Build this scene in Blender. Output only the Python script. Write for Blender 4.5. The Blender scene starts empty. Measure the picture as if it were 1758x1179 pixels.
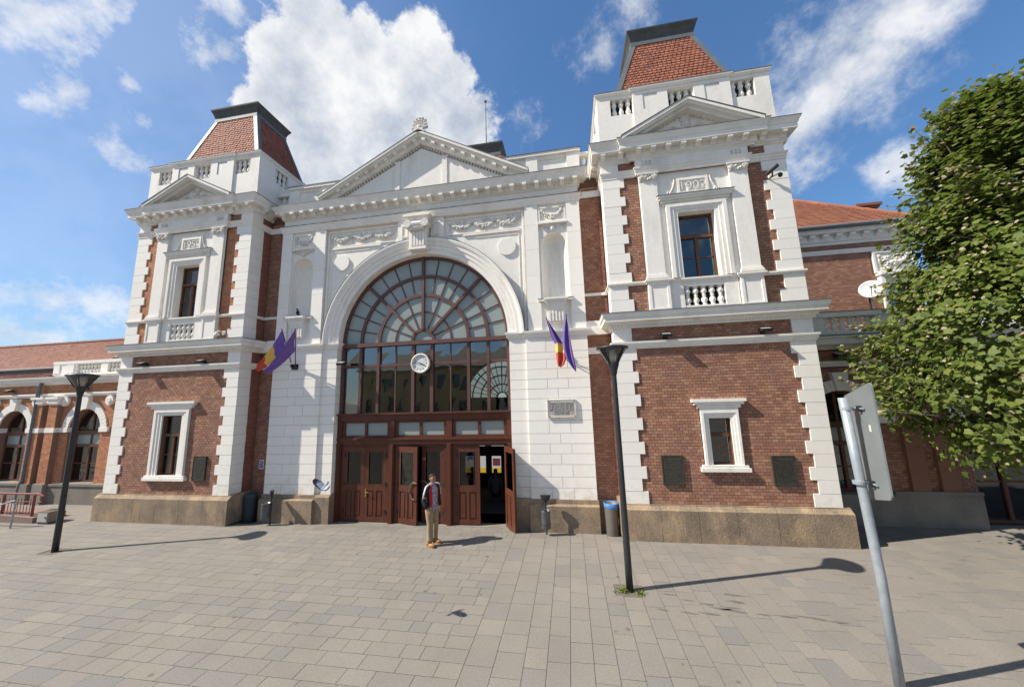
import bpy, bmesh, math, random
from mathutils import Vector, Matrix, Quaternion, noise
random.seed(7)
R = random.random
def U(a, b): return a + (b - a) * random.random()
sc = bpy.context.scene
C = sc.collection

# ------------------------------------------------------------------ camera, sky, sun, exposure
cam = bpy.data.objects.new('camera', bpy.data.cameras.new('camera'))
C.objects.link(cam)
cam.data.sensor_width = 36; cam.data.lens = 36 * 589.5 / 1758
cam.data.clip_start = .05; cam.data.clip_end = 2000
_r = Vector((.98595, .16446, -.02910)); _u = Vector((.05335, -.14502, .98799)); _f = Vector((-.15827, .97566, .15176))
cam.matrix_world = Matrix(((_r.x, _u.x, -_f.x, 4.582), (_r.y, _u.y, -_f.y, -9.416), (_r.z, _u.z, -_f.z, 3.55), (0, 0, 0, 1)))
sc.camera = cam
SUN = Vector((-1, -.32, 1.02)).normalized()
sun = bpy.data.objects.new('sun', bpy.data.lights.new('sun', 'SUN'))
sun.data.energy = 5.0; sun.data.angle = math.radians(.53); sun.data.color = (1, .93, .82)
sun.rotation_euler = (-SUN).to_track_quat('-Z', 'Y').to_euler(); sun.location = (-20, -6, 30)
C.objects.link(sun)
sc.view_settings.view_transform = 'Standard'; sc.view_settings.look = 'None'
sc.view_settings.exposure = 0.67; sc.view_settings.gamma = 1.0
sc.cycles.use_denoising = True
sc.cycles.max_bounces = 6; sc.cycles.transparent_max_bounces = 16

world = bpy.data.worlds.new('World'); sc.world = world; world.use_nodes = True
WN, WL = world.node_tree.nodes, world.node_tree.links
WN.clear()
def wn(t, **k):
    n = WN.new(t)
    for a, b in k.items(): setattr(n, a, b)
    return n
def wmath(op, a, b=None, c=None, clamp=False):
    n = wn('ShaderNodeMath', operation=op); n.use_clamp = clamp
    for i, v in enumerate((a, b, c)):
        if v is None: continue
        if isinstance(v, (int, float)): n.inputs[i].default_value = v
        else: WL.new(v, n.inputs[i])
    return n.outputs[0]
def wrange(v, a, b, c, d, mode='SMOOTHSTEP'):
    n = wn('ShaderNodeMapRange', interpolation_type=mode)
    WL.new(v, n.inputs['Value'])
    for k, x in zip(('From Min', 'From Max', 'To Min', 'To Max'), (a, b, c, d)): n.inputs[k].default_value = x
    return n.outputs['Result']
def wnoise(vec, scale, detail, rough, off=(0, 0, 0)):
    m = wn('ShaderNodeMapping'); m.inputs['Location'].default_value = off; WL.new(vec, m.inputs['Vector'])
    n = wn('ShaderNodeTexNoise'); n.inputs['Scale'].default_value = scale; n.inputs['Detail'].default_value = detail
    n.inputs['Roughness'].default_value = rough; WL.new(m.outputs[0], n.inputs['Vector'])
    return n.outputs['Fac']
def build_world():
    sky = wn('ShaderNodeTexSky', sky_type='NISHITA', sun_disc=False)
    sky.sun_elevation = math.asin(SUN.z); sky.sun_rotation = math.atan2(SUN.x, SUN.y)
    sky.air_density = 1.3; sky.dust_density = .1; sky.ozone_density = 6; sky.altitude = 0
    tc = wn('ShaderNodeTexCoord'); D = tc.outputs['Generated']
    blobs = [(-0.454, 0.5, 0.738, 0.074), (-0.509, 0.528, 0.68, 0.092), (-0.572, 0.548, 0.61, 0.086), (-0.501, 0.604, 0.619, 0.174), (-0.402, 0.623, 0.67, 0.149), (-0.282, 0.608, 0.742, 0.071), (-0.273, 0.662, 0.698, 0.107), (-0.365, 0.691, 0.624, 0.191), (-0.224, 0.728, 0.647, 0.102), (-0.537, 0.658, 0.527, 0.173), (-0.603, 0.578, 0.55, 0.081)]
    streak = [(0.525, 0.63, 0.573, 0.061), (0.558, 0.582, 0.592, 0.049), (0.496, 0.67, 0.552, 0.071), (0.485, 0.703, 0.52, 0.055), (0.552, 0.612, 0.566, 0.046)]
    wisps = [(0.155, 0.629, 0.761, 0.05), (0.116, 0.662, 0.741, 0.042), (-0.06, 0.744, 0.665, 0.047), (0.614, 0.685, 0.392, 0.033), (0.499, 0.736, 0.458, 0.037), (-0.757, 0.301, 0.58, 0.056), (-0.699, 0.344, 0.627, 0.032), (-0.607, 0.457, 0.65, 0.042), (-0.779, 0.43, 0.457, 0.045), (-0.726, 0.41, 0.552, 0.03), (-0.737, 0.438, 0.515, 0.03), (-0.784, 0.366, 0.502, 0.036), (-0.881, 0.43, 0.196, 0.05), (-0.841, 0.502, 0.203, 0.05), (-0.894, 0.429, 0.126, 0.07), (-0.558, 0.429, 0.71, 0.035)]
    def field(lst, k):
        cur = None
        for x, y, z, r in lst:
            d = wn('ShaderNodeVectorMath', operation='DISTANCE'); WL.new(D, d.inputs[0]); d.inputs[1].default_value = (x, y, z)
            v = wrange(d.outputs['Value'], 0, r * k, 1, 0, 'LINEAR')
            cur = v if cur is None else wmath('MAXIMUM', cur, v)
        return cur
    n1 = wnoise(D, 5.0, 7, .62); n2 = wnoise(D, 14.0, 6, .65, (3.1, 1.7, .4)); n3 = wnoise(D, 3.1, 4, .58, (1.2, 7.7, 3.4))
    nn = wmath('ADD', wmath('MULTIPLY', wmath('SUBTRACT', n1, .5), 1.1), wmath('MULTIPLY', wmath('SUBTRACT', n2, .5), .75))
    FB = field(blobs, 1.34)
    cum = wrange(wmath('ADD', FB, wmath('MULTIPLY', nn, 1.15)), .24, .46, 0, 1)
    thin = wrange(wmath('ADD', field(wisps, 2.2), wmath('MULTIPLY', nn, 2.1)), .34, 1.15, 0, .8)
    soft = wrange(wmath('ADD', field(streak, 2.35), wmath('MULTIPLY', nn, 1.5)), .22, .95, 0, .92)
    # unseen clouds added behind the camera, cover raised to brighten the fill
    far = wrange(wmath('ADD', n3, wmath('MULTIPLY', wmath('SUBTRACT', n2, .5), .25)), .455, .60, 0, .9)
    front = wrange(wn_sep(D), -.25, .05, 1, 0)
    dt = wn('ShaderNodeVectorMath', operation='DOT_PRODUCT'); WL.new(D, dt.inputs[0]); dt.inputs[1].default_value = (-.93, -.26, .26)
    veil = wrange(wmath('ADD', dt.outputs['Value'], wmath('MULTIPLY', wmath('SUBTRACT', n3, .5), .5)), .0, .95, 0, .22)   # thin high haze toward the sun
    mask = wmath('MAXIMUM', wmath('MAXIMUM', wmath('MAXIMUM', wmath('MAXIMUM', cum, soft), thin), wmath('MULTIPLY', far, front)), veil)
    # cloud shading: thick middles and undersides are greyer than the sunlit rims
    s1 = wnoise(D, 5.0, 6, .62, (-.06 + .0, -.02, .07)); s2 = wnoise(D, 6.5, 5, .6, (5.2, .3, 1.1))
    sh = wmath('ADD', wmath('MULTIPLY', wmath('SUBTRACT', n1, s1), 3.4), wmath('MULTIPLY', wmath('SUBTRACT', s2, .5), 2.2))
    depth = wrange(FB, .28, .80, 0, .46, 'LINEAR')
    g = wrange(wmath('SUBTRACT', wmath('ADD', sh, .62), depth), -.35, .95, 0, 1, 'LINEAR')
    mc = wn('ShaderNodeMix', data_type='RGBA'); WL.new(g, mc.inputs['Factor'])
    mc.inputs[6].default_value = (.31, .35, .42, 1); mc.inputs[7].default_value = (.60, .605, .615, 1)
    b1 = wn('ShaderNodeBackground'); b1.inputs['Strength'].default_value = .115; hs = wn('ShaderNodeMix', data_type='RGBA', blend_type='MULTIPLY'); hs.inputs[0].default_value = 1; hs.inputs[7].default_value = (.60, .83, 1.06, 1); gm = wn('ShaderNodeGamma'); gm.inputs[1].default_value = .8; WL.new(sky.outputs[0], gm.inputs[0]); WL.new(gm.outputs[0], hs.inputs[6]); WL.new(hs.outputs[2], b1.inputs['Color'])
    b2 = wn('ShaderNodeBackground'); b2.inputs['Strength'].default_value = 1.0; WL.new(mc.outputs[2], b2.inputs['Color'])
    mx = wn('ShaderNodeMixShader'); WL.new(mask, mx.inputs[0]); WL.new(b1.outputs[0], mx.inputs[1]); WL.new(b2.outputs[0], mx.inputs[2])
    out = wn('ShaderNodeOutputWorld'); WL.new(mx.outputs[0], out.inputs['Surface'])
def wn_sep(D):
    s = wn('ShaderNodeSeparateXYZ'); WL.new(D, s.inputs[0]); return s.outputs['Y']
build_world()

# ------------------------------------------------------------------ materials
def mat(name, c1, c2=None, rough=.8, scale=2.5, thr=(.35, .7), bump=0., bscale=60, spec=.3, metal=0., rnd=None, rcols=None,
        stain=None, stain_thr=(.58, .8), stain_amt=.6, stain_vec=(1.6, 1.6, .35), fine=None, spots=None):
    m = bpy.data.materials.new(name); m.use_nodes = True
    N, L = m.node_tree.nodes, m.node_tree.links
    P = N['Principled BSDF']
    P.inputs['Roughness'].default_value = rough; P.inputs['Specular IOR Level'].default_value = spec; P.inputs['Metallic'].default_value = metal
    geo = N.new('ShaderNodeNewGeometry'); pos = geo.outputs['Position']
    def noise_(scale, detail=6, rough=.6, vec=None):
        n = N.new('ShaderNodeTexNoise'); n.inputs['Scale'].default_value = scale; n.inputs['Detail'].default_value = detail; n.inputs['Roughness'].default_value = rough
        if vec:
            mp = N.new('ShaderNodeMapping'); mp.inputs['Scale'].default_value = vec; L.new(pos, mp.inputs[0]); L.new(mp.outputs[0], n.inputs['Vector'])
        else: L.new(pos, n.inputs['Vector'])
        return n.outputs['Fac']
    def rng(v, a, b, c=0, d=1):
        n = N.new('ShaderNodeMapRange'); L.new(v, n.inputs[0]); n.inputs[1].default_value = a; n.inputs[2].default_value = b; n.inputs[3].default_value = c; n.inputs[4].default_value = d
        return n.outputs[0]
    def mix(f, a, b, mode='MIX'):
        n = N.new('ShaderNodeMix'); n.data_type = 'RGBA'; n.blend_type = mode
        if isinstance(f, float): n.inputs[0].default_value = f
        else: L.new(f, n.inputs[0])
        for i, v in ((6, a), (7, b)):
            if isinstance(v, tuple): n.inputs[i].default_value = v + (1,)
            else: L.new(v, n.inputs[i])
        return n.outputs[2]
    col = None
    if rnd:
        if rnd == 'attr':
            a = N.new('ShaderNodeAttribute'); a.attribute_name = 'rnd'; rv = a.outputs['Fac']
        else:
            a = N.new('ShaderNodeObjectInfo'); rv = a.outputs['Random']
        cr = N.new('ShaderNodeValToRGB'); L.new(rv, cr.inputs[0]); cr.color_ramp.interpolation = 'LINEAR'
        el = cr.color_ramp.elements
        while len(el) < len(rcols): el.new(.5)
        for i, c in enumerate(rcols): el[i].position = i / (len(rcols) - 1); el[i].color = c + (1,)
        col = cr.outputs[0]
        if c2 is not None: col = mix(rng(noise_(scale), thr[0], thr[1], 0, .55), col, c2)
    elif c2 is not None: col = mix(rng(noise_(scale), *thr), c1, c2)
    if stain:
        base = col if col is not None else c1
        col = mix(rng(noise_(1.0, 8, .65, stain_vec), stain_thr[0], stain_thr[1], 0, stain_amt), base, stain)
    if fine:
        base = col if col is not None else c1
        col = mix(rng(noise_(fine[0], 3), .3, .7, 0, 1), base, mix(1.0, base, (fine[1],) * 3, 'MULTIPLY'))
    if name == 'painted_ashlar':
        sp = N.new('ShaderNodeSeparateXYZ'); L.new(pos, sp.inputs[0]); zf = rng(sp.outputs['Z'], 1.35, .75, 0, .55); nz = rng(noise_(3.5, 6, .65), .45, .7); mm = N.new('ShaderNodeMath'); mm.operation = 'MULTIPLY'; L.new(zf, mm.inputs[0]); L.new(nz, mm.inputs[1])
        col = mix(mm.outputs[0], col, (.50, .37, .22))
    if spots:
        base = col if col is not None else c1
        vo = N.new('ShaderNodeTexVoronoi'); vo.inputs['Scale'].default_value = spots; L.new(pos, vo.inputs['Vector'])
        col = mix(rng(vo.outputs['Distance'], .045, .075, .55, 0), base, (.07, .062, .055))
    if col is None: P.inputs['Base Color'].default_value = c1 + (1,)
    else: L.new(col, P.inputs['Base Color'])
    if bump:
        b = N.new('ShaderNodeBump'); b.inputs['Strength'].default_value = bump; b.inputs['Distance'].default_value = .02
        L.new(noise_(bscale, 5), b.inputs['Height']); L.new(b.outputs[0], P.inputs['Normal'])
    return m
def glass(name, tint, refl=.10, rough=.02, frost=None):
    m = bpy.data.materials.new(name); m.use_nodes = True
    N, L = m.node_tree.nodes, m.node_tree.links; N.clear()
    out = N.new('ShaderNodeOutputMaterial')
    tr = N.new('ShaderNodeBsdfTransparent'); tr.inputs[0].default_value = tint + (1,)
    base = tr.outputs[0]
    if frost:
        df = N.new('ShaderNodeBsdfDiffuse'); df.inputs[0].default_value = frost + (1,)
        mx = N.new('ShaderNodeMixShader'); mx.inputs[0].default_value = .8; L.new(tr.outputs[0], mx.inputs[1]); L.new(df.outputs[0], mx.inputs[2]); base = mx.outputs[0]
    gl = N.new('ShaderNodeBsdfGlossy'); gl.inputs['Roughness'].default_value = rough; gl.inputs[0].default_value = (.9, .95, .95, 1)
    geo = N.new('ShaderNodeNewGeometry'); no = N.new('ShaderNodeTexNoise'); no.inputs['Scale'].default_value = 1.3; L.new(geo.outputs['Position'], no.inputs['Vector'])
    bp = N.new('ShaderNodeBump'); bp.inputs['Strength'].default_value = .06; bp.inputs['Distance'].default_value = .05; L.new(no.outputs['Fac'], bp.inputs['Height']); L.new(bp.outputs[0], gl.inputs['Normal'])
    fr = N.new('ShaderNodeFresnel'); fr.inputs[0].default_value = 1.5
    mul = N.new('ShaderNodeMath'); mul.operation = 'ADD'; mul.inputs[1].default_value = refl; L.new(fr.outputs[0], mul.inputs[0])
    ms = N.new('ShaderNodeMixShader'); L.new(mul.outputs[0], ms.inputs[0]); L.new(base, ms.inputs[1]); L.new(gl.outputs[0], ms.inputs[2])
    L.new(ms.outputs[0], out.inputs[0])
    return m
def emit(name, c, s):
    m = bpy.data.materials.new(name); m.use_nodes = True
    P = m.node_tree.nodes['Principled BSDF']; P.inputs['Base Color'].default_value = c + (1,); P.inputs['Emission Color'].default_value = c + (1,); P.inputs['Emission Strength'].default_value = s
    return m
BR = [(.28, .13, .082), (.36, .175, .112), (.41, .215, .138), (.46, .26, .165), (.37, .165, .105), (.30, .16, .112), (.40, .21, .15)]
BO = [(.45, .185, .095), (.53, .24, .122), (.57, .275, .145), (.49, .21, .105), (.41, .175, .098), (.55, .25, .128)]
M = dict(
 white=mat('white_paint', (.84, .80, .735), (.80, .765, .70), rough=.75, scale=1.3, bump=.12, bscale=35, stain=(.46, .42, .35), stain_thr=(.52, .78), stain_amt=.55, fine=(9, .93)),
 orn=mat('white_ornament', (.72, .69, .64), (.46, .43, .37), rough=.85, scale=16, thr=(.42, .72), bump=.2, bscale=50),
 ledge=mat('weathered_cornice', (.79, .765, .71), (.71, .685, .63), rough=.85, scale=2.2, bump=.2, bscale=30, stain=(.42, .38, .31), stain_thr=(.54, .8), stain_amt=.6, stain_vec=(2.2, 2.2, 1.2)),
 lead=mat('lead_capping', (.11, .11, .10), (.19, .185, .165), rough=.6, scale=5),
 ash=mat('painted_ashlar', None, rough=.78, rnd='obj', rcols=[(.80, .76, .695), (.84, .805, .74), (.81, .775, .715), (.83, .795, .73)], bump=.15, bscale=30, stain=(.55, .50, .42), stain_thr=(.6, .85), stain_amt=.45, fine=(7, .96)),
 joint=mat('ashlar_joint', (.42, .41, .39), rough=.9),
 brick=mat('dark_brick', None, (.22, .125, .10), rough=.85, rnd='attr', rcols=BR, scale=.8, thr=(.42, .72), bump=.3, bscale=90, fine=(45, .8)),
 brick1=mat('dark_brick_single', None, (.22, .125, .10), rough=.85, rnd='obj', rcols=BR, scale=.8, thr=(.42, .72), bump=.3, bscale=90, fine=(45, .8)),
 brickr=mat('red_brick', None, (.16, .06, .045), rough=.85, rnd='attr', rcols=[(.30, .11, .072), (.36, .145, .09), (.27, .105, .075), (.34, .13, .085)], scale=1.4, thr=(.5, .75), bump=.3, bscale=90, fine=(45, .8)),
 bricko=mat('orange_brick', None, (.34, .15, .085), rough=.85, rnd='attr', rcols=BO, scale=1.4, thr=(.5, .75), bump=.25, bscale=90, fine=(45, .85)),
 mortar=mat('mortar', (.13, .075, .055), (.17, .105, .08), rough=.95, scale=6),
 mortaro=mat('pale_mortar', (.25, .16, .12), (.20, .13, .10), rough=.95, scale=6),
 stone=mat('brown_plinth_stone', (.34, .255, .175), (.20, .155, .115), rough=.9, scale=1.6, bump=.5, bscale=25, stain=(.50, .36, .22), stain_thr=(.48, .66), stain_amt=.85, stain_vec=(1.9, 1.9, 1.1), fine=(26, .66)),
 greystone=mat('grey_plinth_stone', (.27, .24, .20), (.20, .18, .15), rough=.9, scale=1.5, bump=.4, bscale=25, stain=(.14, .12, .10), stain_thr=(.5, .8), stain_amt=.5, fine=(30, .8)),
 tile=mat('roof_tile', None, (.14, .06, .045), rough=.8, rnd='attr', rcols=[(.31, .108, .062), (.375, .142, .085), (.335, .125, .078), (.27, .098, .066), (.40, .165, .102)], scale=2., thr=(.5, .8), fine=(25, .85)),
 tileo=mat('orange_roof_tile', None, (.20, .085, .05), rough=.8, rnd='attr', rcols=[(.30, .12, .07), (.36, .15, .085), (.27, .11, .068), (.335, .14, .08)], scale=1.5, thr=(.5, .8), fine=(25, .85)),
 tileb=mat('brown_roof_tile', None, (.16, .085, .065), rough=.8, rnd='attr', rcols=[(.29, .125, .08), (.335, .148, .095), (.265, .112, .075), (.31, .15, .10)], scale=1.5, thr=(.5, .8), fine=(25, .85)),
 zinc=mat('zinc_flashing', (.155, .17, .178), (.12, .135, .14), rough=.6, scale=3, metal=.1),
 darkzinc=mat('dark_cap_sheet', (.065, .066, .066), (.10, .098, .092), rough=.55, scale=4, metal=.2),
 wood=mat('varnished_brown_wood', (.115, .036, .020), (.075, .025, .015), rough=.45, scale=3, thr=(.3, .7), spec=.3, bump=.08, bscale=30, stain=(.16, .065, .04), stain_thr=(.55, .8), stain_amt=.6, stain_vec=(14, 14, .8)),
 bar=mat('maroon_steel_bar', (.125, .058, .046), (.09, .042, .034), rough=.5, scale=4, spec=.4),
 wframe=mat('window_frame_brown', (.13, .055, .03), (.09, .04, .024), rough=.5, scale=5),
 glassc=glass('clear_glass', (.74, .77, .74), .17),
 glassdoor=glass('door_glass', (.42, .42, .38), .0),
 glassd=glass('dark_window_glass', (.55, .57, .54), .06),
 glassf=glass('frosted_fanlight_glass', (.35, .42, .42), .0, .3, (.34, .385, .365)),
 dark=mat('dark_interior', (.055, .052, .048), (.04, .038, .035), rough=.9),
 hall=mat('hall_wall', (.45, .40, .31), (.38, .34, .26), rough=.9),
 black=mat('black_metal', (.012, .013, .014), (.02, .021, .022), rough=.45, scale=6, spec=.5),
 post=mat('anthracite_lamp_post', (.018, .02, .023), (.028, .03, .033), rough=.42, scale=8, spec=.5),
 galv=mat('galvanised_steel', (.36, .40, .43), (.28, .32, .35), rough=.42, scale=9, metal=.35, bump=.05),
 alu=mat('grey_sign_back', (.215, .235, .24), (.18, .20, .205), rough=.5, scale=3, metal=.2),
 bronze=mat('bronze_plaque', (.055, .052, .042), (.075, .07, .055), rough=.5, scale=12, metal=.4, bump=.2, bscale=40),
 bronzel=mat('bronze_lettering', (.12, .115, .095), rough=.45, metal=.5),
 marble=mat('pale_marble', (.56, .53, .49), (.50, .47, .43), rough=.5, scale=6),
 ink=mat('engraved_lettering', (.16, .15, .14), rough=.8),
 signwhite=mat('white_print', (.75, .75, .75), rough=.5), signblue=mat('blue_print', (.03, .06, .22), rough=.4),
 bluebag=mat('blue_liner', (.05, .16, .42), (.08, .22, .50), rough=.4, scale=20),
 binbody=mat('grey_bin_steel', (.20, .185, .165), (.15, .14, .125), rough=.45, scale=3, metal=.4),
 binmetal=mat('perforated_bin_metal', (.11, .115, .12), (.16, .165, .17), rough=.4, scale=8, metal=.5),
 lens=glass('lamp_bowl', (.86, .86, .80), .06, .15),
 flagp=mat('faded_violet_cloth', (.17, .105, .36), (.14, .085, .31), rough=.8, scale=5), flagy=mat('yellow_cloth', (.72, .48, .10), rough=.8), flagr=mat('red_cloth', (.52, .085, .05), rough=.8),
 face=mat('clock_face', (.62, .64, .64), rough=.5), cream=mat('cream_clock_rim', (.68, .66, .54), rough=.45),
 num=mat('black_print', (.015, .015, .015), rough=.6),
 skin=mat('skin', (.42, .21, .145), (.36, .17, .12), rough=.55, scale=20), hair=mat('dark_hair', (.025, .018, .014), rough=.7),
 jblack=mat('black_tracksuit', (.010, .011, .014), (.018, .018, .022), rough=.75, scale=12), jred=mat('red_panel', (.48, .012, .022), (.38, .01, .018), rough=.7, scale=10), jwhite=mat('white_stripe', (.66, .68, .72), rough=.7),
 shirt=mat('checked_shirt', (.46, .46, .52), (.05, .05, .10), rough=.8, scale=55, thr=(.46, .54)),
 khaki=mat('khaki_trousers', (.33, .25, .15), (.25, .19, .115), rough=.85, scale=9, bump=.4, bscale=22), boot=mat('tan_boots', (.42, .20, .075), (.34, .155, .06), rough=.65, scale=16), sole=mat('boot_sole', (.30, .18, .09), rough=.8),
 cloth2=mat('grey_clothes', (.22, .22, .24), rough=.8), cloth3=mat('dark_clothes', (.04, .04, .05), rough=.8),
 bird=mat('pigeon_grey', (.23, .26, .32), (.34, .37, .43), rough=.7, scale=30), birdd=mat('pigeon_dark', (.018, .02, .028), rough=.6),
 red=mat('red_railing', (.25, .07, .055), (.19, .05, .042), rough=.5, scale=8), rampstone=mat('ramp_side', (.24, .165, .145), (.20, .145, .13), rough=.85, scale=3),
 dish=mat('dish_white', (.66, .66, .63), (.58, .58, .55), rough=.45, scale=5),
 bark=mat('bark', (.17, .145, .11), (.09, .075, .06), rough=.95, scale=9, bump=.7, bscale=18),
 leaf=None, grass=mat('weeds', (.12, .16, .04), (.20, .21, .06), rough=.8, scale=20),
 soil=mat('tree_pit_soil', (.16, .14, .11), (.10, .09, .07), rough=.95, scale=20),
 floodg=mat('floodlight_glass', (.50, .48, .42), rough=.25),
 geran=mat('geranium_red', (.60, .03, .03), rough=.6), geranl=mat('geranium_leaf', (.04, .10, .03), rough=.6),
 ochre=mat('ochre_render', (.50, .36, .17), (.44, .31, .15), rough=.9, scale=.6), ochre2=mat('cream_render', (.52, .45, .33), (.46, .40, .29), rough=.9, scale=.6),
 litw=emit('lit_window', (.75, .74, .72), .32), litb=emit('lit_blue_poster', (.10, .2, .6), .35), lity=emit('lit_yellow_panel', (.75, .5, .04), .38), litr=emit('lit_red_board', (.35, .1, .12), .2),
)
def leaf_mat(name, src):
    m = bpy.data.materials.new(name); m.use_nodes = True
    N, L = m.node_tree.nodes, m.node_tree.links; P = N['Principled BSDF']
    if src == 'attr': a = N.new('ShaderNodeAttribute'); a.attribute_name = 'rnd'; v = a.outputs['Fac']
    else: a = N.new('ShaderNodeObjectInfo'); v = a.outputs['Random']
    if src != 'attr': mu = N.new('ShaderNodeMath'); mu.operation = 'MULTIPLY'; mu.inputs[1].default_value = .88; L.new(v, mu.inputs[0]); v = mu.outputs[0]
    cr = N.new('ShaderNodeValToRGB'); L.new(v, cr.inputs[0]); e = cr.color_ramp.elements
    for _ in range(4): e.new(.5)
    for i, (p, c) in enumerate(((0, (.075, .11, .018)), (.3, (.115, .16, .027)), (.65, (.165, .215, .04)), (.90, (.235, .25, .06)), (.93, (.42, .34, .21)), (1, (.52, .44, .31)))): e[i].position = p; e[i].color = c + (1,)
    L.new(cr.outputs[0], P.inputs['Base Color']); P.inputs['Roughness'].default_value = .55; P.inputs['Specular IOR Level'].default_value = .35
    tl = N.new('ShaderNodeBsdfTranslucent'); L.new(cr.outputs[0], tl.inputs[0])
    mx = N.new('ShaderNodeMixShader'); mx.inputs[0].default_value = .48; L.new(P.outputs[0], mx.inputs[1]); L.new(tl.outputs[0], mx.inputs[2]); L.new(mx.outputs[0], N['Material Output'].inputs[0])
    return m
def milk(name):
    m = bpy.data.materials.new(name); m.use_nodes = True; N, L = m.node_tree.nodes, m.node_tree.links; N.clear(); o = N.new('ShaderNodeOutputMaterial')
    a = N.new('ShaderNodeBsdfTranslucent'); a.inputs[0].default_value = (.95, .93, .88, 1); b = N.new('ShaderNodeBsdfTransparent'); b.inputs[0].default_value = (.9, .85, .75, 1); x = N.new('ShaderNodeMixShader'); x.inputs[0].default_value = .45
    L.new(a.outputs[0], x.inputs[1]); L.new(b.outputs[0], x.inputs[2]); L.new(x.outputs[0], o.inputs[0]); return m
M['glassm'] = milk('milky_rear_glass')
M['leaf'] = leaf_mat('maple_leaf', 'attr'); M['leaf1'] = leaf_mat('maple_leaf_single', 'obj')

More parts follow.
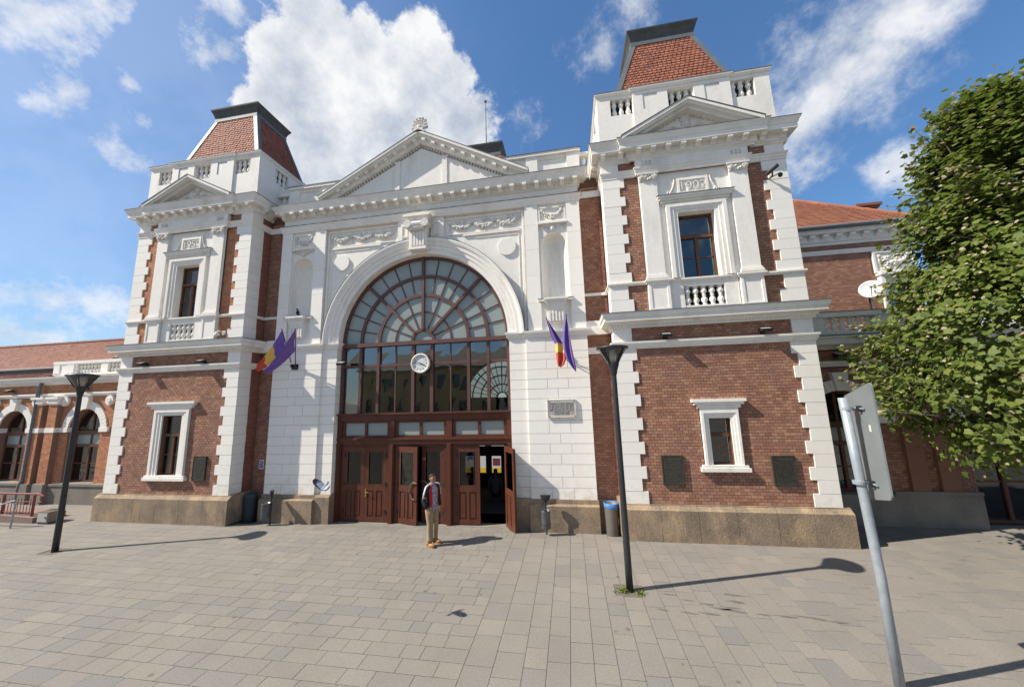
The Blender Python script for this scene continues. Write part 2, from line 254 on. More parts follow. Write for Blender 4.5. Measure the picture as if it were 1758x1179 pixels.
# ------------------------------------------------------------------ mesh helpers
class MB:
    def __init__(s): s.v = []; s.f = []; s.r = []; s.m = []; s.cr = 0.; s.cm = 0
    def add(s, vs, fs):
        o = len(s.v); s.v += [tuple(p) for p in vs]
        for f in fs: s.f.append(tuple(o + i for i in f)); s.r.append(s.cr); s.m.append(s.cm)
    def box(s, x0, x1, y0, y1, z0, z1):
        s.add([(x0, y0, z0), (x1, y0, z0), (x1, y1, z0), (x0, y1, z0), (x0, y0, z1), (x1, y0, z1), (x1, y1, z1), (x0, y1, z1)],
              [(0, 3, 2, 1), (4, 5, 6, 7), (0, 1, 5, 4), (1, 2, 6, 5), (2, 3, 7, 6), (3, 0, 4, 7)]); return s
    def quad(s, *p): s.add(p, [tuple(range(len(p)))]); return s
    def prism(s, pts, y0, y1):
        n = len(pts); s.add([(x, y0, z) for x, z in pts] + [(x, y1, z) for x, z in pts],
              [tuple(range(n)), tuple(range(2 * n - 1, n - 1, -1))] + [(i, i + n, (i + 1) % n + n, (i + 1) % n) for i in range(n)]); return s
    def prismx(s, pts, x0, x1):      # pts in (y,z)
        n = len(pts); s.add([(x0, y, z) for y, z in pts] + [(x1, y, z) for y, z in pts],
              [tuple(range(n)), tuple(range(2 * n - 1, n - 1, -1))] + [(i, i + n, (i + 1) % n + n, (i + 1) % n) for i in range(n)]); return s
    def prismz(s, pts, z0, z1):
        n = len(pts); s.add([(x, y, z0) for x, y in pts] + [(x, y, z1) for x, y in pts],
              [tuple(range(n)), tuple(range(2 * n - 1, n - 1, -1))] + [(i, i + n, (i + 1) % n + n, (i + 1) % n) for i in range(n)]); return s
    def sweep(s, path, prof, close=False):
        P = [Vector((x, y)) for x, y in path]; n = len(P); k = len(prof); offs = []
        def nrm(a, b): d = (b - a).normalized(); return Vector((d.y, -d.x))
        for i in range(n):
            if close: n1 = nrm(P[i - 1], P[i]); n2 = nrm(P[i], P[(i + 1) % n])
            else:
                n1 = nrm(P[i - 1], P[i]) if i else nrm(P[0], P[1]); n2 = nrm(P[i], P[i + 1]) if i < n - 1 else n1
            offs.append((n1 + n2) / (1 + n1.dot(n2)))
        vs = [(P[i].x + offs[i].x * d, P[i].y + offs[i].y * d, z) for i in range(n) for d, z in prof]; fs = []
        for i in range(n if close else n - 1):
            a, b = i * k, ((i + 1) % n) * k
            fs += [(a + j, b + j, b + (j + 1) % k, a + (j + 1) % k) for j in range(k)]
        if not close: fs += [tuple(range(k - 1, -1, -1)), tuple((n - 1) * k + j for j in range(k))]
        s.add(vs, fs); return s
    def arch(s, cx, cz, prof, a0=0., a1=math.pi, n=48, caps=True):   # prof: closed (r, y)
        k = len(prof); vs = []; fs = []
        for i in range(n + 1):
            a = a0 + (a1 - a0) * i / n; c, q = math.cos(a), math.sin(a)
            vs += [(cx + r * c, y, cz + r * q) for r, y in prof]
        for i in range(n): fs += [(i * k + j, i * k + (j + 1) % k, (i + 1) * k + (j + 1) % k, (i + 1) * k + j) for j in range(k)]
        if caps: fs += [tuple(range(k)), tuple(n * k + j for j in range(k - 1, -1, -1))]
        s.add(vs, fs); return s
    def lathe(s, prof, n=12, c=(0, 0, 0), caps=True):
        k = len(prof); vs = []; fs = []
        for i in range(n):
            a = 2 * math.pi * i / n
            vs += [(c[0] + r * math.cos(a), c[1] + r * math.sin(a), c[2] + z) for r, z in prof]
        for i in range(n):
            a, b = i * k, ((i + 1) % n) * k
            fs += [(a + j, b + j, b + j + 1, a + j + 1) for j in range(k - 1)]
        if caps: fs += [tuple(i * k for i in range(n - 1, -1, -1)), tuple(i * k + k - 1 for i in range(n))]
        s.add(vs, fs); return s
    def tube(s, pts, r, n=8, caps=True):
        pts = [Vector(p) for p in pts]; m = len(pts); rr = r if isinstance(r, (list, tuple)) else [r] * m
        d0 = (pts[1] - pts[0]).normalized(); up = Vector((0, 0, 1)) if abs(d0.z) < .9 else Vector((1, 0, 0)); vs = []; fs = []
        for i, p in enumerate(pts):
            d = (pts[min(i + 1, m - 1)] - pts[max(i - 1, 0)]).normalized(); x = up.cross(d)
            if x.length < 1e-5: x = Vector((1, 0, 0))
            x.normalize(); y = d.cross(x); up = y if False else up
            q = rr[i] if isinstance(rr[i], tuple) else (rr[i], rr[i])
            vs += [p + x * q[0] * math.cos(2 * math.pi * j / n) + y * q[1] * math.sin(2 * math.pi * j / n) for j in range(n)]
        for i in range(m - 1): fs += [(i * n + j, i * n + (j + 1) % n, (i + 1) * n + (j + 1) % n, (i + 1) * n + j) for j in range(n)]
        if caps: fs += [tuple(range(n - 1, -1, -1)), tuple((m - 1) * n + j for j in range(n))]
        s.add(vs, fs); return s
    def blob(s, c, r, n=6, k=4):
        rx, ry, rz = r if isinstance(r, tuple) else (r, r, r); vs = [(c[0], c[1], c[2] - rz)]; fs = []
        for i in range(1, k):
            t = math.pi * i / k - math.pi / 2
            vs += [(c[0] + rx * math.cos(t) * math.cos(2 * math.pi * j / n), c[1] + ry * math.cos(t) * math.sin(2 * math.pi * j / n), c[2] + rz * math.sin(t)) for j in range(n)]
        vs.append((c[0], c[1], c[2] + rz)); L = len(vs) - 1
        fs += [(0, 1 + (j + 1) % n, 1 + j) for j in range(n)] + [(L, L - n + j, L - n + (j + 1) % n) for j in range(n)]
        for i in range(k - 2): fs += [(1 + i * n + j, 1 + i * n + (j + 1) % n, 1 + (i + 1) * n + (j + 1) % n, 1 + (i + 1) * n + j) for j in range(n)]
        s.add(vs, fs); return s
    def holes(s, u0, u1, z0, z1, hs, y, axis='y'):   # sheet with rectangular openings, facing -y (or at x for axis x)
        us = sorted({u0, u1} | {min(max(v, u0), u1) for h in hs for v in h[:2]}); zs = sorted({z0, z1} | {min(max(v, z0), z1) for h in hs for v in h[2:]})
        for a, b in zip(us, us[1:]):
            for c, d in zip(zs, zs[1:]):
                if any(h[0] - 1e-6 <= a and b <= h[1] + 1e-6 and h[2] - 1e-6 <= c and d <= h[3] + 1e-6 for h in hs): continue
                if axis == 'y': s.quad((a, y, c), (b, y, c), (b, y, d), (a, y, d))
                else: s.quad((y, a, c), (y, b, c), (y, b, d), (y, a, d))
        return s
    def reveal(s, u0, u1, z0, z1, y0, y1):
        s.quad((u0, y0, z0), (u0, y1, z0), (u0, y1, z1), (u0, y0, z1)); s.quad((u1, y0, z0), (u1, y0, z1), (u1, y1, z1), (u1, y1, z0))
        s.quad((u0, y0, z1), (u0, y1, z1), (u1, y1, z1), (u1, y0, z1)); s.quad((u0, y0, z0), (u1, y0, z0), (u1, y1, z0), (u0, y1, z0)); return s
    def mesh(s, name, mats, smooth=False):
        me = bpy.data.meshes.new(name); me.from_pydata(s.v, [], s.f)
        mats = mats if isinstance(mats, (list, tuple)) else [mats]
        for m in mats: me.materials.append(M[m] if isinstance(m, str) else m)
        if any(s.r): me.attributes.new('rnd', 'FLOAT', 'FACE').data.foreach_set('value', s.r)
        if len(mats) > 1: me.polygons.foreach_set('material_index', s.m)
        if smooth: me.polygons.foreach_set('use_smooth', [True] * len(s.f))
        me.update(); return me
    def build(s, name, mats, parent=None, smooth=False, kind=None, loc=None, rot=None):
        return obj(name, s.mesh(name, mats, smooth), parent, kind, loc, rot)
def obj(name, me, parent=None, kind=None, loc=None, rot=None):
    o = bpy.data.objects.new(name, me); C.objects.link(o)
    if parent is not None: o.parent = parent
    if kind: o['kind'] = kind
    if loc is not None: o.location = loc
    if rot is not None: o.rotation_euler = rot
    return o
def tag(o, label, cat, group=None):
    o['label'] = label; o['category'] = cat
    if group: o['group'] = group
    return o
def thing(name, label, cat, loc=(0, 0, 0), rz=0, group=None):
    o = obj(name, None, None, None, loc, (0, 0, rz)); o.empty_display_size = .2
    return tag(o, label, cat, group)
def text_mesh(txt, size, ext, mt, name='lettering'):
    cu = bpy.data.curves.new('t', 'FONT'); cu.body = txt; cu.size = size; cu.extrude = ext; cu.align_x = 'CENTER'; cu.align_y = 'CENTER'; cu.resolution_u = 3
    t = bpy.data.objects.new('t', cu); C.objects.link(t)
    dg = bpy.context.evaluated_depsgraph_get(); me = bpy.data.meshes.new_from_object(t.evaluated_get(dg)); me.name = name
    bpy.data.objects.remove(t); bpy.data.curves.remove(cu)
    me.materials.clear(); me.materials.append(M[mt]); return me
UP = (math.pi / 2, 0, 0)
CAM = cam.matrix_world.translation

def bricks(mb, O, Ud, Nd, u0, u1, z0, z1, holes=(), bw=.138, bh=.076, j=.0085, proud=.008, collect=None, arch=None):
    O, Ud, Nd = Vector(O), Vector(Ud), Vector(Nd); row = 0; z = z0
    while z + bh < z1 + .02:
        za, zb = z, min(z + bh - j, z1)
        u = u0 - (bw / 2 if row % 2 else 0) - bw * .0
        spans = [(u0, u1)]; zm = (za + zb) / 2; hh = list(holes)
        if arch:
            for ax, az, ar in arch:
                if az < zm < az + ar: q = math.sqrt(ar * ar - (zm - az) ** 2); hh.append((ax - q, ax + q, z0, z1 + 9))
        for h in hh:
            if h[2] < zm < h[3]:
                ns = []
                for a, b in spans:
                    if h[1] <= a or h[0] >= b: ns.append((a, b)); continue
                    if h[0] > a: ns.append((a, h[0]))
                    if h[1] < b: ns.append((h[1], b))
                spans = ns
        for a, b in spans:
            k = math.floor((a - u) / bw); p = u + k * bw
            while p < b:
                q0, q1 = max(p, a), min(p + bw - j, b)
                if q1 - q0 > .02:
                    mb.cr = .001 + .998 * R()
                    if collect is not None and q1 - q0 > bw - j - 1e-4: collect.append((O + Ud * ((q0 + q1) / 2) + Vector((0, 0, zm))))
                    else: one_brick(mb, O, Ud, Nd, q0, q1, za, zb, proud + U(-.0015, .0015))
                p += bw
        z += bh; row += 1
def one_brick(mb, O, Ud, Nd, a, b, z0, z1, p):
    f = lambda u, z, d: O + Ud * u + Vector((0, 0, z)) + Nd * d
    mb.add([f(a, z0, 0), f(b, z0, 0), f(b, z1, 0), f(a, z1, 0), f(a, z0, p), f(b, z0, p), f(b, z1, p), f(a, z1, p)],
           [(4, 5, 6, 7), (0, 1, 5, 4), (1, 2, 6, 5), (2, 3, 7, 6), (3, 0, 4, 7)])
def tiles(mb, p0, p1, p2, p3, tw=.16, th=.135, lift=.022, curve=0.):
    p0, p1, p2, p3 = map(Vector, (p0, p1, p2, p3)); N = (p1 - p0).cross(p3 - p0).normalized()
    if N.z < 0: N = -N
    Ls = ((p3 + p2) / 2 - (p0 + p1) / 2).length; n = max(1, round(Ls / th))
    def pt(s, t): return p0.lerp(p1, s).lerp(p3.lerp(p2, s), t) - N * curve * math.sin(math.pi * t)
    for i in range(n):
        t0, t1 = i / n, (i + 1.25) / n; tb = min(t1, 1.)
        L0 = pt(0, t0); W = (pt(1, t0) - L0).length; k = max(1, round(W / tw)); sh = .5 if i % 2 else 0.
        for jx in range(k + (1 if sh else 0)):
            a, b = max(0, (jx - sh) / k), min(1, (jx + 1 - sh) / k); g = .006 / max(W, .1)
            a += g; b -= g
            if b - a < .1 / k: continue
            mb.cr = .001 + .998 * R(); dn = (t1 - t0) * .16; l = lift + U(-.004, .006)
            A, B = pt(a, t0 + dn) + N * l, pt(b, t0 + dn) + N * l
            m1, m2 = pt(a + (b - a) * .25, t0) + N * l, pt(a + (b - a) * .75, t0) + N * l
            Ct, Dt = pt(b, tb) + N * .003, pt(a, tb) + N * .003
            d = N * .02
            mb.add([A, m1, m2, B, Ct, Dt, A - d, m1 - d, m2 - d, B - d], [(0, 1, 2, 3, 4, 5), (0, 6, 7, 1), (1, 7, 8, 2), (2, 8, 9, 3)])

# ------------------------------------------------------------------ ground
def gz(x, y):
    if abs(x) > 5.95 or y < -.1: return 0.
    return -.14 * min(1, (y + .1) / .9)
def build_ground():
    g = MB(); xs = [-400, -60, -26, -5.95, -5.949, 5.949, 5.95, 26, 60, 400]; ys = [-300, -60, -12, -.1, .35, .8, 20, 60, 400]
    for a, b in zip(xs, xs[1:]):
        for c, d in zip(ys, ys[1:]):
            mx = (a + b) / 2; z = lambda y: gz(mx, min(y, .8)) - .012
            g.quad((a, c, z(c)), (b, c, z(c)), (b, d, z(d)), (a, d, z(d)))
    ground = mat('plaza_bedding', (.17, .155, .135), (.21, .19, .165), rough=.95, scale=3)
    N, L = ground.node_tree.nodes, ground.node_tree.links
    o = g.build('plaza_pavement', ground, kind='structure')
    cols = [(.236, .214, .186), (.252, .228, .196), (.222, .204, .181), (.264, .238, .204), (.206, .195, .182), (.242, .219, .192), (.228, .208, .184), (.246, .224, .195)]
    ms = mat('granite_slab', None, (.185, .169, .149), rough=.8, rnd='attr', rcols=cols, scale=.9, thr=(.45, .75), bump=.15, bscale=120, stain=(.15, .135, .12), stain_thr=(.62, .8), stain_amt=.45, stain_vec=(2.5, 2.5, 1), fine=(38, .76), spots=1.7)
    ms1 = mat('granite_slab_single', None, (.185, .169, .149), rough=.8, rnd='obj', rcols=cols, scale=.9, thr=(.45, .75), bump=.15, bscale=120, stain=(.15, .135, .12), stain_thr=(.62, .8), stain_amt=.45, stain_vec=(2.5, 2.5, 1), fine=(38, .76), spots=1.7)
    S = []
    J = .007
    def lay(x0, x1, y0, y1):
        if -5.9 < x0 and x1 < 5.9 and y0 > 1.1: return
        S.append((x0 + J / 2, x1 - J / 2, y0 + J / 2, y1 - J / 2))
    pit = [(5.2, 5.72, -2.5, -2.13), (-8.79, -8.27, -2.24, -1.87)]
    def rowx(xa, xb, y0, y1):
        x = xa - U(0, .4)
        while x < xb:
            w = random.choice((.30, .42, .48, .54, .62, .36)); a, b = max(x, xa), min(x + w, xb)
            if xb - b < .2: b = xb; w = 9
            if b - a > .08:
                lay(a, b, y0, y1)
            x += w
    y = -8.3
    while y < 2.4:
        rowx(-26, 2.98, y, y + .262); y += .262
    x = 2.98
    while x < 22:
        w = .40 if x < 3.4 else .31; y = -8.3 - U(0, .5)
        while y < 2.4:
            h = random.choice((.32, .45, .52, .6, .38)); lay(x, x + w, y, y + h); y += h
        x += w
    # cut slabs round the lamp pits
    out = []
    for s in S:
        cut = False
        for p in pit:
            if s[0] < p[1] and s[1] > p[0] and s[2] < p[3] and s[3] > p[2]:
                cut = True
                if s[0] < p[0] - .03: out.append((s[0], p[0], s[2], s[3]))
                if s[1] > p[1] + .03: out.append((p[1], s[1], s[2], s[3]))
                a, b = max(s[0], p[0]), min(s[1], p[1])
                if s[2] < p[2] - .03: out.append((a, b, s[2], p[2]))
                if s[3] > p[3] + .03: out.append((a, b, p[3], s[3]))
        if not cut: out.append(s)
    def key(s):
        cx, cy = (s[0] + s[1]) / 2, (s[2] + s[3]) / 2; d = Vector((cx, cy, 0)) - CAM; z = d.dot(_f)
        if z < .5: return 99
        u = d.dot(_r) / z; v = d.dot(_u) / z
        return z if abs(u) < 1.5 and abs(v) < 1.02 else 60 + z
    out.sort(key=key)
    rest = MB()
    def corners(s, mb):
        t = [U(-.0015, .0015) for _ in range(4)]
        P = [(s[0], s[2]), (s[1], s[2]), (s[1], s[3]), (s[0], s[3])]
        top = [(x, y, gz(x, y) + d) for (x, y), d in zip(P, t)]; bot = [(x, y, gz(x, y) - .014) for x, y in P]
        mb.add(bot + top, [(4, 5, 6, 7), (0, 1, 5, 4), (1, 2, 6, 5), (2, 3, 7, 6), (3, 0, 4, 7)])
    for i, s in enumerate(out):
        if i < 300:
            mb = MB(); cx, cy = (s[0] + s[1]) / 2, (s[2] + s[3]) / 2; t = [U(-.0015, .0015) for _ in range(4)]
            hx, hy = (s[1] - s[0]) / 2, (s[3] - s[2]) / 2; P = [(-hx, -hy), (hx, -hy), (hx, hy), (-hx, hy)]
            mb.add([(a, b, -.014) for a, b in P] + [(a, b, d) for (a, b), d in zip(P, t)], [(4, 5, 6, 7), (0, 1, 5, 4), (1, 2, 6, 5), (2, 3, 7, 6), (3, 0, 4, 7)])
            mb.build('paving_slab', ms1, o, loc=(cx, cy, 0))
        else:
            rest.cr = .001 + .998 * R(); corners(s, rest)
    rest.build('paving_slabs_beyond', ms, o, kind='stuff')
    wet = mat('dried_spill', (.115, .102, .088), (.15, .135, .118), rough=.7, scale=9)
    pts = [(6.12, -2.37), (6.38, -2.52), (6.68, -2.61), (6.86, -2.71), (7.03, -2.74), (7.43, -2.8), (7.76, -2.81), (8.23, -2.83), (8.45, -2.87), (7.19, -2.26), (7.18, -2.48), (5.9, -2.84), (6.3, -2.88), (6.62, -2.87), (7.0, -2.66), (8.05, -2.79)]
    for x, y in pts:
        mb = MB(); n = 18; L_, W_ = U(.05, .17), U(.010, .028); ph = U(0, 6)
        mb.quad(*[(x + L_ * math.cos(a) * (1 + .3 * math.sin(3 * a + ph)), y + W_ * math.sin(a) * (1 + .4 * math.sin(2 * a + ph)) - .25 * L_ * math.cos(a) * .6, .0032) for a in [2 * math.pi * i / n for i in range(n)]])
        mb.build('dried_spill', wet, o)
    for p in pit:
        mb = MB(); mb.box(p[0], p[1], p[2], p[3], -.04, -.009); mb.build('lamp_pit', 'soil', o)
build_ground()

# ------------------------------------------------------------------ station building
ST = thing('station_building', 'red brick and white stone railway station with two corner towers and arched entrance', 'building')
def part(name, mb, mt, parent=None, smooth=False, kind=None): return mb.build(name, mt, parent or ST, smooth, kind)

def baluster_mesh(h, r=.075, name='baluster'):
    k = r / .075
    p = [(.062, 0), (.062, .07), (.04, .09), (.045, .13), (.078, .26), (.06, .38), (.036, .45), (.052, .49), (.052, .52), (.034, .56), (.05, .62), (.076, .72), (.06, .83), (.04, .89), (.062, .93), (.062, 1)]
    return MB().lathe([(a * k, b * h) for a, b in p], 12).mesh(name, 'white', True)
def modillion_mesh(d, w, h):
    return MB().prismx([(0, -h), (0, 0), (-d, 0), (-d, -h * .38), (-d * .93, -h * .55), (-d * .7, -h * .5), (-d * .4, -h * .62), (-d * .18, -h)], -w / 2, w / 2).mesh('modillion', 'white')
BALM = baluster_mesh(.54); BALW = baluster_mesh(.53, .082); MODM = modillion_mesh(.17, .13, .15); MODC = modillion_mesh(.19, .13, .15)
def swag(mb, x0, x1, z, y, drop, n, r):      # leafy festoon between two points
    for i in range(n + 1):
        t = i / n; x = x0 + (x1 - x0) * t; zz = z - drop * 4 * t * (1 - t)
        k = r * (.55 + .9 * (4 * t * (1 - t)) ** .7)
        for q in range(3): mb.blob((x + U(-.5, .5) * r, y - k * .35 + U(-.3, .2) * r, zz + U(-.7, .7) * k), k * U(.5, .8), 6, 4)
    for x in (x0, x1):
        mb.blob((x, y - r * .5, z + r * .6), (r * 1.2, r * .7, r * 1.2), 8, 4)
        for q in range(4): mb.blob((x + U(-.6, .6) * r, y - r * .2, z - r * (1 + q * 1.1)), r * .5, 6, 4)
def casement(par, cx, z0, z1, hw, y, tz, cols=2, rows=2, mt='wframe', gm='glassd', name_frame='frame', w=.055):
    f = MB()
    for a, b, c, d in ((cx - hw, cx - hw + w, z0, z1), (cx + hw - w, cx + hw, z0, z1), (cx - hw + w, cx + hw - w, z0, z0 + w), (cx - hw + w, cx + hw - w, z1 - w, z1)): f.box(a, b, y, y + .07, c, d)
    f.box(cx - hw + w, cx + hw - w, y - .03, y + .06, tz - .045, tz + .045)
    iw = (2 * hw - 2 * w) / cols
    for i in range(1, cols): x = cx - hw + w + iw * i; f.box(x - .038, x + .038, y - .015, y + .06, z0 + w, tz - .045)
    rh = (tz - .045 - z0 - w) / rows
    for r in range(1, rows): z = z0 + w + rh * r; f.box(cx - hw + w, cx + hw - w, y + .01, y + .05, z - .014, z + .014)
    f.build(name_frame, mt, par)
    for i in range(cols):
        for r in range(rows):
            x = cx - hw + w + iw * i; z = z0 + w + rh * r
            MB().box(x + .002, x + iw - .002, y + .03, y + .036, z + .002, z + rh - .002).build('pane', gm, par)
    MB().box(cx - hw + w + .002, cx + hw - w - .002, y + .03, y + .036, tz + .046, z1 - w - .002).build('pane', gm, par)

def tower(s):
    cx = 8.205 * s; hw = 2.384; D = 3.5; X = lambda u: cx + u
    left, right = X(-hw), X(hw)
    yi = 1.6           # how far the visible flank runs back on the wing side
    path = [(left, D), (left, 0), (right, 0), (right, D)]
    # plinth of big stone blocks
    pl = part('tower_plinth', MB().sweep(path, [(-.05, 0), (.06, 0), (.06, .70), (-.05, .82)]), 'mortar')
    us = [-2.52, -1.6, -.75, .1, .95, 1.7, 2.52] if s > 0 else [-2.52, -1.75, -.95, -.1, .8, 1.65, 2.52]
    for a, b in zip(us, us[1:]):
        a2, b2 = a + (.004 if a > -2.5 else 0), b - (.004 if b < 2.5 else 0)
        MB().prismx([(-.12, 0), (-.12, .71), (-.085, .735), (-.02, .80), (-.02, .82), (.3, .82), (.3, 0)], X(a2), X(b2)).build('plinth_block', 'stone', pl)
    for sx in (-1, 1):
        x0 = X(sx * 2.52)
        MB().box(min(x0, x0 - sx * .3), max(x0, x0 - sx * .3), .302, D, 0, .80).build('plinth_block', 'stone', pl)
    # core walls (mortar bed) with the window openings
    lh, lz0, lz1, low_, ltop, lcr = (.25, 1.75, 2.87, .43, 3.06, .62) if s > 0 else (.39, 1.39, 3.25, .68, 3.42, .92)
    H1 = (X(-lh), X(lh), lz0, lz1); H2 = (X(-.465), X(.465), 6.5, 8.36)
    core = MB().holes(left + .03, right - .03, .5, 10.6, [H1, H2, (X(-.5), X(.5), 5.76, 6.28)], .042)
    core.holes(.042, D, .5, 10.6, [], left + .03, 'x').holes(.042, D, .5, 10.6, [], right - .03, 'x').holes(left + .03, right - .03, .5, 10.6, [], D)
    core.quad((left, .05, 5.5), (right, .05, 5.5), (right, D, 5.5), (left, D, 5.5)); core.quad((left, .05, 10.58), (right, .05, 10.58), (right, D, 10.58), (left, D, 10.58))
    core.reveal(*H1, .042, .3).reveal(*H2, .042, .3)
    tw = part('tower_wall', core, 'mortar')
    MB().box(X(-.5), X(.5), .28, .3, 5.7, 6.4).build('balcony_back', 'dark', tw)
    # brickwork
    bw = MB(); single = [] if s > 0 else None
    q = hw - .41
    bricks(bw, (cx, .036, 0), (1, 0, 0), (0, -1, 0), -q, q, .83, 4.69, [(-low_ - .02, low_ + .02, lz0 - .14, ltop + .2)], collect=single)
    q2 = hw - .44; bu = bw if s > 0 else MB()
    bricks(bw, (cx, .036, 0), (1, 0, 0), (0, -1, 0), -q2, q2, 4.88, 5.25)
    for a, b in ((-q2, -1.40), (1.40, q2)):
        bricks(bu, (cx, .036, 0), (1, 0, 0), (0, -1, 0), a, b, 5.72, 6.43); bricks(bu, (cx, .036, 0), (1, 0, 0), (0, -1, 0), a, b, 6.52, 9.6); bricks(bw, (cx, .036, 0), (1, 0, 0), (0, -1, 0), a, b, 9.8, 10.06)
    bf = MB()
    inner = -s
    for sx in (-1, 1):
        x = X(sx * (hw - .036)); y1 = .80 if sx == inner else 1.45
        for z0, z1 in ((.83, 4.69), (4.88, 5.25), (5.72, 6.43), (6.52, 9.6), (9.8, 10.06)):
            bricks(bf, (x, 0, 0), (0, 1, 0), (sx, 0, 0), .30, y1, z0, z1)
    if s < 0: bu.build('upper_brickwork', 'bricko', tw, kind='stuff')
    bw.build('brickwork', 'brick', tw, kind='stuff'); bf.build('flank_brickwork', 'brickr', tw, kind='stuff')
    if single:
        single.sort(key=lambda p: (p - CAM).length)
        bm_ = MB(); one_brick(bm_, Vector((0, 0, 0)), Vector((1, 0, 0)), Vector((0, -1, 0)), -.0648, .0648, -.03375, .03375, .008)
        me = bm_.mesh('brick', 'brick1')
        for p in single[:300]: obj('brick', me, tw, loc=p + Vector((0, U(-.0015, .0015), 0)))
        b2 = MB()
        for p in single[300:]:
            b2.cr = .001 + .998 * R(); one_brick(b2, p, Vector((1, 0, 0)), Vector((0, -1, 0)), -.0648, .0648, -.03375, .03375, .008 + U(-.0015, .0015))
        b2.build('brickwork_field', 'brick', tw, kind='stuff')
    # quoins: each block wraps the corner
    def quoins(z0, n, h, first_long, lw, sw, d=.0):
        for sx in (-1, 1):
            for i in range(n):
                lng = (i % 2 == 0) == first_long; w = lw if lng else sw; fl = sw if lng else lw * .78
                za, zb = z0 + i * h + .003, z0 + (i + 1) * h - .003; xo = X(sx * hw); e = U(-.003, .003)
                a, b = sorted((xo + sx * e, xo - sx * w)); m = MB().box(a, b, d + e, .16, za, zb)
                a, b = sorted((xo + sx * e, xo - sx * .16)); m.box(a, b, .1602, fl, za, zb)
                m.build('quoin', 'ash', tw)
    quoins(.82, 13, (4.69 - .82) / 13, True, .56, .43)
    quoins(5.66, 2, .38, True, .60, .48); quoins(6.52, 11, (9.6 - 6.52) / 11, True, .60, .47)
    for sx in (-1, 1):
        for z0, z1 in ((4.88, 5.25), (9.8, 10.07)):
            cb = MB(); a, b = sorted((X(sx * hw), X(sx * (hw - .47)))); cb.box(a, b, 0, .16, z0, z1); a, b = sorted((X(sx * hw), X(sx * (hw - .16)))); cb.box(a, b, .1602, .4, z0, z1); cb.build('corner_block', 'ash', tw)
    # string course, main belt cornice, pedestal cap
    part('string_course', MB().sweep(path, [(-.02, 4.69), (.02, 4.69), (.025, 4.73), (.05, 4.75), (.055, 4.80), (.08, 4.83), (.085, 4.88), (-.02, 4.88)]), 'white')
    bc = part('belt_cornice', MB().sweep(path, [(-.02, 5.25), (.05, 5.25), (.06, 5.30), (.10, 5.33), (.11, 5.38), (.24, 5.41), (.24, 5.50), (.27, 5.53), (.29, 5.60), (.29, 5.625), (-.02, 5.65)]), 'ledge')
    MB().sweep(path, [(-.01, 5.652), (.30, 5.627), (.30, 5.648), (-.01, 5.675)]).build('lead_capping', 'lead', bc)
    eg = MB()
    for i in range(60): u = -2.42 + 4.84 * i / 59; eg.blob((X(u), -.075, 5.315), (.026, .03, .03), 6, 4)
    eg.build('egg_moulding', 'orn', bc, kind='stuff')
    cp = [(left, D), (left, 0), (X(-1.42), 0), (X(-1.42), -.10), (X(-.84), -.10), (X(-.84), -.02), (X(.84), -.02), (X(.84), -.10), (X(1.42), -.10), (X(1.42), 0), (right, 0), (right, D)]
    part('pedestal_cap', MB().sweep(cp, [(-.05, 6.42), (.015, 6.42), (.03, 6.46), (.05, 6.47), (.05, 6.51), (-.05, 6.525)]), 'white')
    # pedestals and window balustrade
    ba = part('window_balustrade', MB().box(X(-.838), X(-.5), -.02, .28, 5.65, 6.42).box(X(.5), X(.838), -.02, .28, 5.65, 6.42).box(X(-.5), X(.5), -.015, .28, 5.65, 5.76).box(X(-.5), X(.5), -.015, .28, 6.285, 6.42), 'white')
    for i in range(5): obj('baluster', BALW, ba, loc=(X(-.4 + .2 * i), .075, 5.758))
    for a, b in ((-1.40, -.86), (.86, 1.40)):
        p = part('pedestal', MB().box(X(a), X(b), -.085, .05, 5.65, 6.42), 'white'); f = MB()
        f.box(X(a), X(b), -.1, -.085, 5.65, 5.73).box(X(a), X(b), -.1, -.085, 6.36, 6.42).box(X(a), X(a + .07), -.1, -.085, 5.73, 6.36).box(X(b - .07), X(b), -.1, -.085, 5.73, 6.36); f.build('panel_frame', 'white', p)
    # white bay with window, pilasters, date tablet
    bay = part('window_bay', MB().holes(X(-1.40), X(1.40), 6.52, 9.6, [H2], -.012).reveal(*H2, -.012, .3).holes(6.52 * 0, 0, 0, 0, [], 0) if False else MB().holes(X(-1.40), X(1.40), 6.52, 9.6, [H2], -.012).reveal(H2[0] + .002, H2[1] - .002, H2[2], H2[3] - .002, -.012, .29), 'white')
    for k in (-1, 1):
        a, b = (.93, 1.38) if k > 0 else (-1.38, -.93)
        p = part('pilaster', MB().box(X(a), X(b), -.09, -.012, 6.66, 9.36), 'white')
        MB().box(X(a - .05), X(b + .05), -.14, -.012, 6.525, 6.58).box(X(a - .03), X(b + .03), -.12, -.012, 6.58, 6.63).box(X(a - .015), X(b + .015), -.105, -.012, 6.63, 6.66).build('base', 'white', p)
        c = MB().box(X(a - .01), X(b + .01), -.10, -.012, 9.36, 9.39).box(X(a - .05), X(b + .05), -.15, -.012, 9.555, 9.6)
        c.prism([(X(a), 9.39), (X(b), 9.39), (X(b + .03), 9.555), (X(a - .03), 9.555)], -.11, -.012)
        for e in (a + .05, b - .05):
            for rr, dd in ((.075, .135), (.05, .15), (.025, .16)): c.add(*disc(X(e), -dd, -.1, 9.485, rr))
        for i in range(5): c.blob((X(a + .1 + i * (b - a - .2) / 4), -.125, 9.45 + .05 * math.sin(i * 2)), .035, 6, 4)
        c.build('capital', 'orn', p)
    w = thing_part('window'); wp = w
    surround(wp, X(0), 6.52, 8.36, .465, .76, -.012, 8.60)
